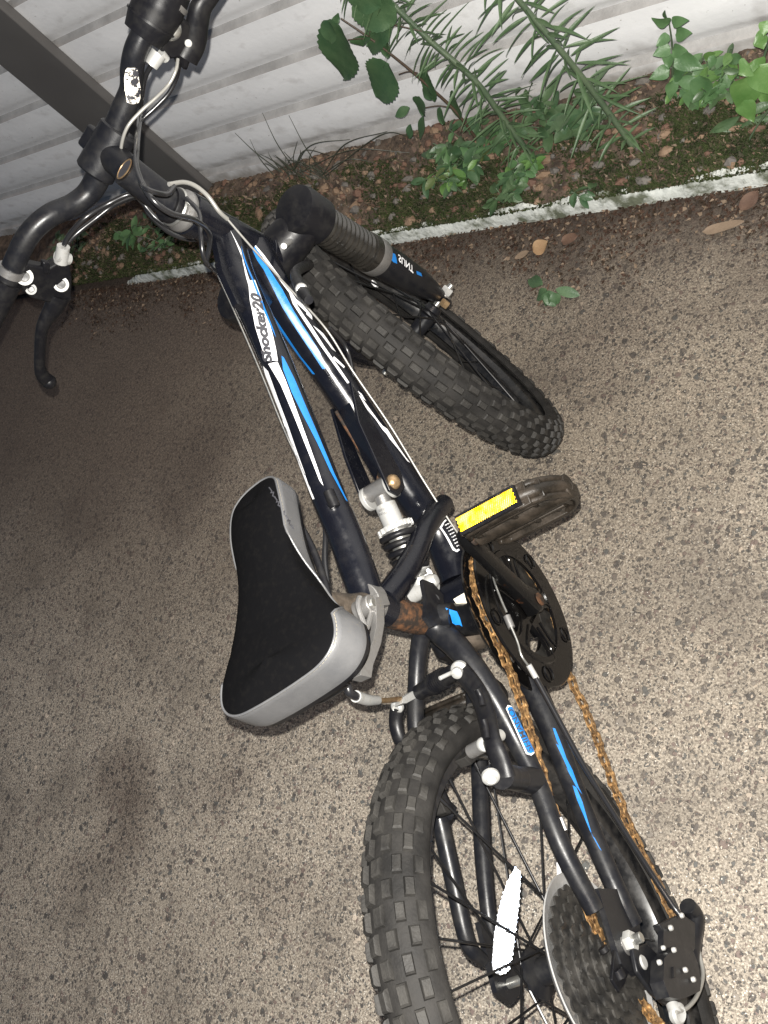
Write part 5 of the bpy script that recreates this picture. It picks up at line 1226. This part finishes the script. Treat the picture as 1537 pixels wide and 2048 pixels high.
clump('leafy_weed', 'feathery weed in shade left of the brake lever', (150, 500), 1.04, 60, .022, ['willow'], 19, h=.05, spread=.09, shape='lance')
clump('leafy_weed', 'small weed with drooping dark leaves hanging on the kerb left of centre', (1002, 440), .955, 10, .03, ['willow'], 20, h=.02, spread=.02)
clump('leafy_weed', 'round dark leaves poking out under the kerb in the middle', (1150, 440), .945, 10, .026, ['willow', 'broad'], 21, h=.015, spread=.025)
# seedling on the concrete
g = G(1100, 590); s_ = mb(L['dry']); s_.tube([g+V((-.015, -.02, .002)), g+V((0, -.004, .012)), g+V((.008, .006, .022))], .0014, n=6)
lv = mb(L['broad'])
for b, t, w_ in (((1085, 570), (1056, 556), .022), ((1095, 580), (1072, 598), .020), ((1098, 585), (1090, 612), .020), ((1108, 585), (1116, 608), .020), ((1112, 578), (1160, 590), .018), ((1092, 582), (1112, 612), .022)): leaf(lv, G(*b, .022), G(*t, .008), w_, 'oval', nor=V((0, -.2, 1)), fold=.15, droop=.1)
plant('seedling', 'small seedling with dark oval leaves growing out of the concrete', s_, lv)
# thin grass tuft
m = mb(L['grass'])
tips = [((470, 265), (566, 345)), ((500, 278), (548, 350)), ((525, 225), (592, 342)), ((578, 230), (656, 358)), ((700, 278), (588, 340), (622, 290)), ((820, 305), (600, 345), (700, 300)), ((775, 262), (645, 350), (690, 288)), ((820, 272), (650, 352), (760, 270)), ((660, 310), (590, 335), (610, 300)), ((595, 282), (590, 345)), ((780, 335), (640, 352), (700, 318))]
for tp in tips:
    a = WY(*tp[0], 1.09); b = WY(*tp[1], 1.06); mid = WY(*tp[2], 1.07) if len(tp) > 2 else (a+b)/2+V((0, -.005, .006)); m.tube([b, mid, a], [.0011, .0009, .0004], n=5, sub=8)
for k in range(26):
    b = WY(rng.uniform(560, 660), rng.uniform(335, 360), 1.06); a = b+V((rng.uniform(-.05, .06), rng.uniform(-.02, .02), rng.uniform(.02, .07))); m.tube([b, (a+b)/2+V((0, 0, .012)), a], [.001, .0007, .0003], n=4, sub=4)
tag(m.build('grass_tuft', smooth=60), 'tuft of thin dark grass blades at the foot of the wall', 'grass tuft')
# stones in the bed
def stone(c, r, mt, label, group=None, flat=.7, seed=0):
    rg = np.random.default_rng(seed); bm = bmesh.new(); bmesh.ops.create_icosphere(bm, subdivisions=3, radius=1)
    ph = rg.uniform(0, 6, 6); A_ = rg.normal(size=(5, 3)); A_ /= np.linalg.norm(A_, axis=1)[:, None]; cut = rg.uniform(.55, .9, 5)
    for v in bm.verts:
        p = V(v.co)
        for a, k in zip(A_, cut):
            d = p@a
            if d > k: p = p-a*(d-k)*.85
        p = p*(1+.06*math.sin(p[0]*5+ph[0])*math.sin(p[1]*4+ph[1])+.03*math.sin(p[2]*11+ph[2]))
        v.co = p*V((r*rg_a, r*rg_b, r*flat))
    me = bpy.data.meshes.new('stone'); bm.to_mesh(me); bm.free(); me.materials.append(MT[mt]); me.polygons.foreach_set('use_smooth', [True]*len(me.polygons)); me.set_sharp_from_angle(angle=math.radians(35))
    o = bpy.data.objects.new('stone', me); COL.objects.link(o); o.location = c; o.rotation_euler = tuple(rg.uniform(-.4, .4, 2))+(rg.uniform(0, 6),); return tag(o, label, 'stone', group)
nm = {'stone1': 'tan rubble stone half buried in the soil bed', 'stone2': 'grey rubble stone half buried in the soil bed', 'stone3': 'reddish-brown rubble stone half buried in the soil bed'}
for k, (u, v, y, r, mt, lb) in enumerate([(870, 345, 1.06, .022, 'stone1', 'largest tan stone in the rubble below the sapling'), (880, 380, 1.03, .018, 'stone1', 'second tan stone, nearer the kerb below the sapling'), (905, 385, 1.01, .015, 'stone3', 'small reddish stone beside the yellowish-green weed clump'), (840, 350, 1.07, .016, 'stone3', 'reddish stone just left of the largest tan stone'), (1290, 245, 1.09, .030, 'stone3', 'big reddish-brown stone against the wall right of the tall weeds'), (1215, 258, 1.08, .016, 'stone1', 'tan stone between the lowest leaves of the right tall weed'), (1335, 300, 1.0, .014, 'stone1', 'lone pale stone in the bare soil near the kerb at the right'), (1180, 215, 1.09, .034, 'stone2', 'large grey stone against the wall behind the two tall weeds'),
                                       (455, 405, 1.05, .022, 'stone1', 'tan stone nearest the head tube of the bicycle'), (500, 410, 1.04, .018, 'stone1', 'tan stone between the head tube and the fork crown'), (240, 465, 1.07, .022, 'stone3', 'reddish stone seen under the curve of the handlebar'), (215, 505, 1.02, .020, 'stone1', 'tan stone in the dark soil above the brake lever'), (1420, 235, 1.08, .020, 'stone1', 'tan stone under the clump of leaves at the right'), (1370, 250, 1.08, .028, 'stone2', 'grey stone beside the big reddish-brown stone'), (850, 330, 1.08, .026, 'stone2', 'dark grey stone at the wall behind the largest tan stone')]):
    P0 = WY(u, v, y); rg_a, rg_b = 1.25, .85; stone((P0[0], y, .040), r*.85, mt, lb, 'rubble stones in the soil bed', seed=k)
gm = MB(); gb = [MT['stone1'], MT['stone2'], MT['stone3']]
bm0 = bmesh.new(); bmesh.ops.create_icosphere(bm0, subdivisions=1, radius=1); iv = np.array([v.co[:] for v in bm0.verts]); ifc = [tuple(v.index for v in f.verts) for f in bm0.faces]; bm0.free()
for k in range(2200):
    x = rng.uniform(-2.4, .30); y = rng.uniform(.952, 1.145); t = (y-YK)/(YW-YK); r = .0018+.011*rng.random()**3.5; gm.use(gb[int(rng.integers(3))])
    q = iv*(1+rng.normal(size=(len(iv), 1))*.14)*V((rng.uniform(.8, 1.4), rng.uniform(.7, 1.1), .7))*r; gm.add(q+V((x, y,   .023+.030*min(1, t*1.6)+.010*fbm(x, y, 1)*(.4+t)+.002)), ifc)
tag(gm.build('gravel', smooth=0), kind='stuff')
# moss cushion and crumbs of soil
def scatter(name, n, xr, yr, zf, sz, mats, dens, kind='stuff', flatn=False):
    m = MB(); vs = {k: ([], []) for k in mats}
    for i in range(n):
        x = rng.uniform(*xr); y = rng.uniform(*yr)
        if rng.random() > dens(x, y): continue
        k = mats[int(rng.integers(len(mats)))]; V_, F_ = vs[k]; s = sz*rng.uniform(.4, 1.3); a = rng.uniform(0, 2*PI); c = V((x, y, zf(x, y)))
        d = V((math.cos(a), math.sin(a), rng.uniform(-.1, .3) if flatn else rng.uniform(.2, 1.3)))*s; e = V((-math.sin(a), math.cos(a), rng.uniform(-.3, .3)))*s*rng.uniform(.25, .5)
        o = len(V_); V_ += [c-d*.3, c+e, c+d, c-e+V((0, 0, s*.2))]; F_.append((o, o+1, o+2, o+3))
    for k in mats: m.use(L[k]); m.add(*vs[k])
    return tag(m.build(name, smooth=0, recalc=False), kind=kind)
bedz = lambda x, y: .023+.030*min(1, (y-YK)/(YW-YK)*1.6)+.010*fbm(x, y, 1)*(.4+(y-YK)/(YW-YK))+.003
scatter('moss', 125000, (-2.3, .30), (YK-.001, 1.10), lambda x, y: max(bedz(x, y), .029 if y < YK+.012 else 0), .0055, ['moss', 'moss', 'mossb', 'moss'], lambda x, y: max(0, min(1, .42+1.1*fbm(x*1.7, y*3, 5)+(1.045-y)*4.5)))
scatter('soil_crumbs', 22000, (-2.3, .30), (YK+.01, YW), bedz, .0060, ['dry', 'mossb', 'tanbit'], lambda x, y: .45)
scatter('leaf_litter', 32000, (-2.3, .35), (.72, YK-.001), lambda x, y: .0022+.002*rng.random(), .0062, ['dry', 'brownstem', 'dry', 'brownstem', 'dry', 'tanbit'], lambda x, y: max(0, (y-.775+.07*fbm(x*2, y*2, 3))/.16)**1.6*.8, flatn=True)
def fallen(u, v, L_, W_, mt, label, a):
    g = G(u, v, .006); m = mb(L[mt]); leaf(m, g-V((math.cos(a), math.sin(a), 0))*L_/2, g+V((math.cos(a), math.sin(a), .1))*L_/2, W_, 'round', nor=V((.1, -.1, 1)), fold=.12, droop=-.06); tag(m.build('fallen_leaf', smooth=60, recalc=False), label, 'leaf')
fallen(1082, 494, .030, .028, 'tan', 'round tan dead leaf lying on the concrete near the kerb', .6)
fallen(1448, 455, .062, .016, 'tanbit', 'long tan dead leaf lying flat on the concrete at the right', .1)
fallen(1045, 510, .030, .012, 'tanbit', 'pale dead leaf fragment left of the round tan leaf', .3)
fallen(1500, 402, .036, .022, 'dry', 'curled brown dead leaf under the creeper', 1.0)
fallen(1140, 478, .030, .020, 'dry', 'dark brown dead leaf right of the round tan leaf', .2)
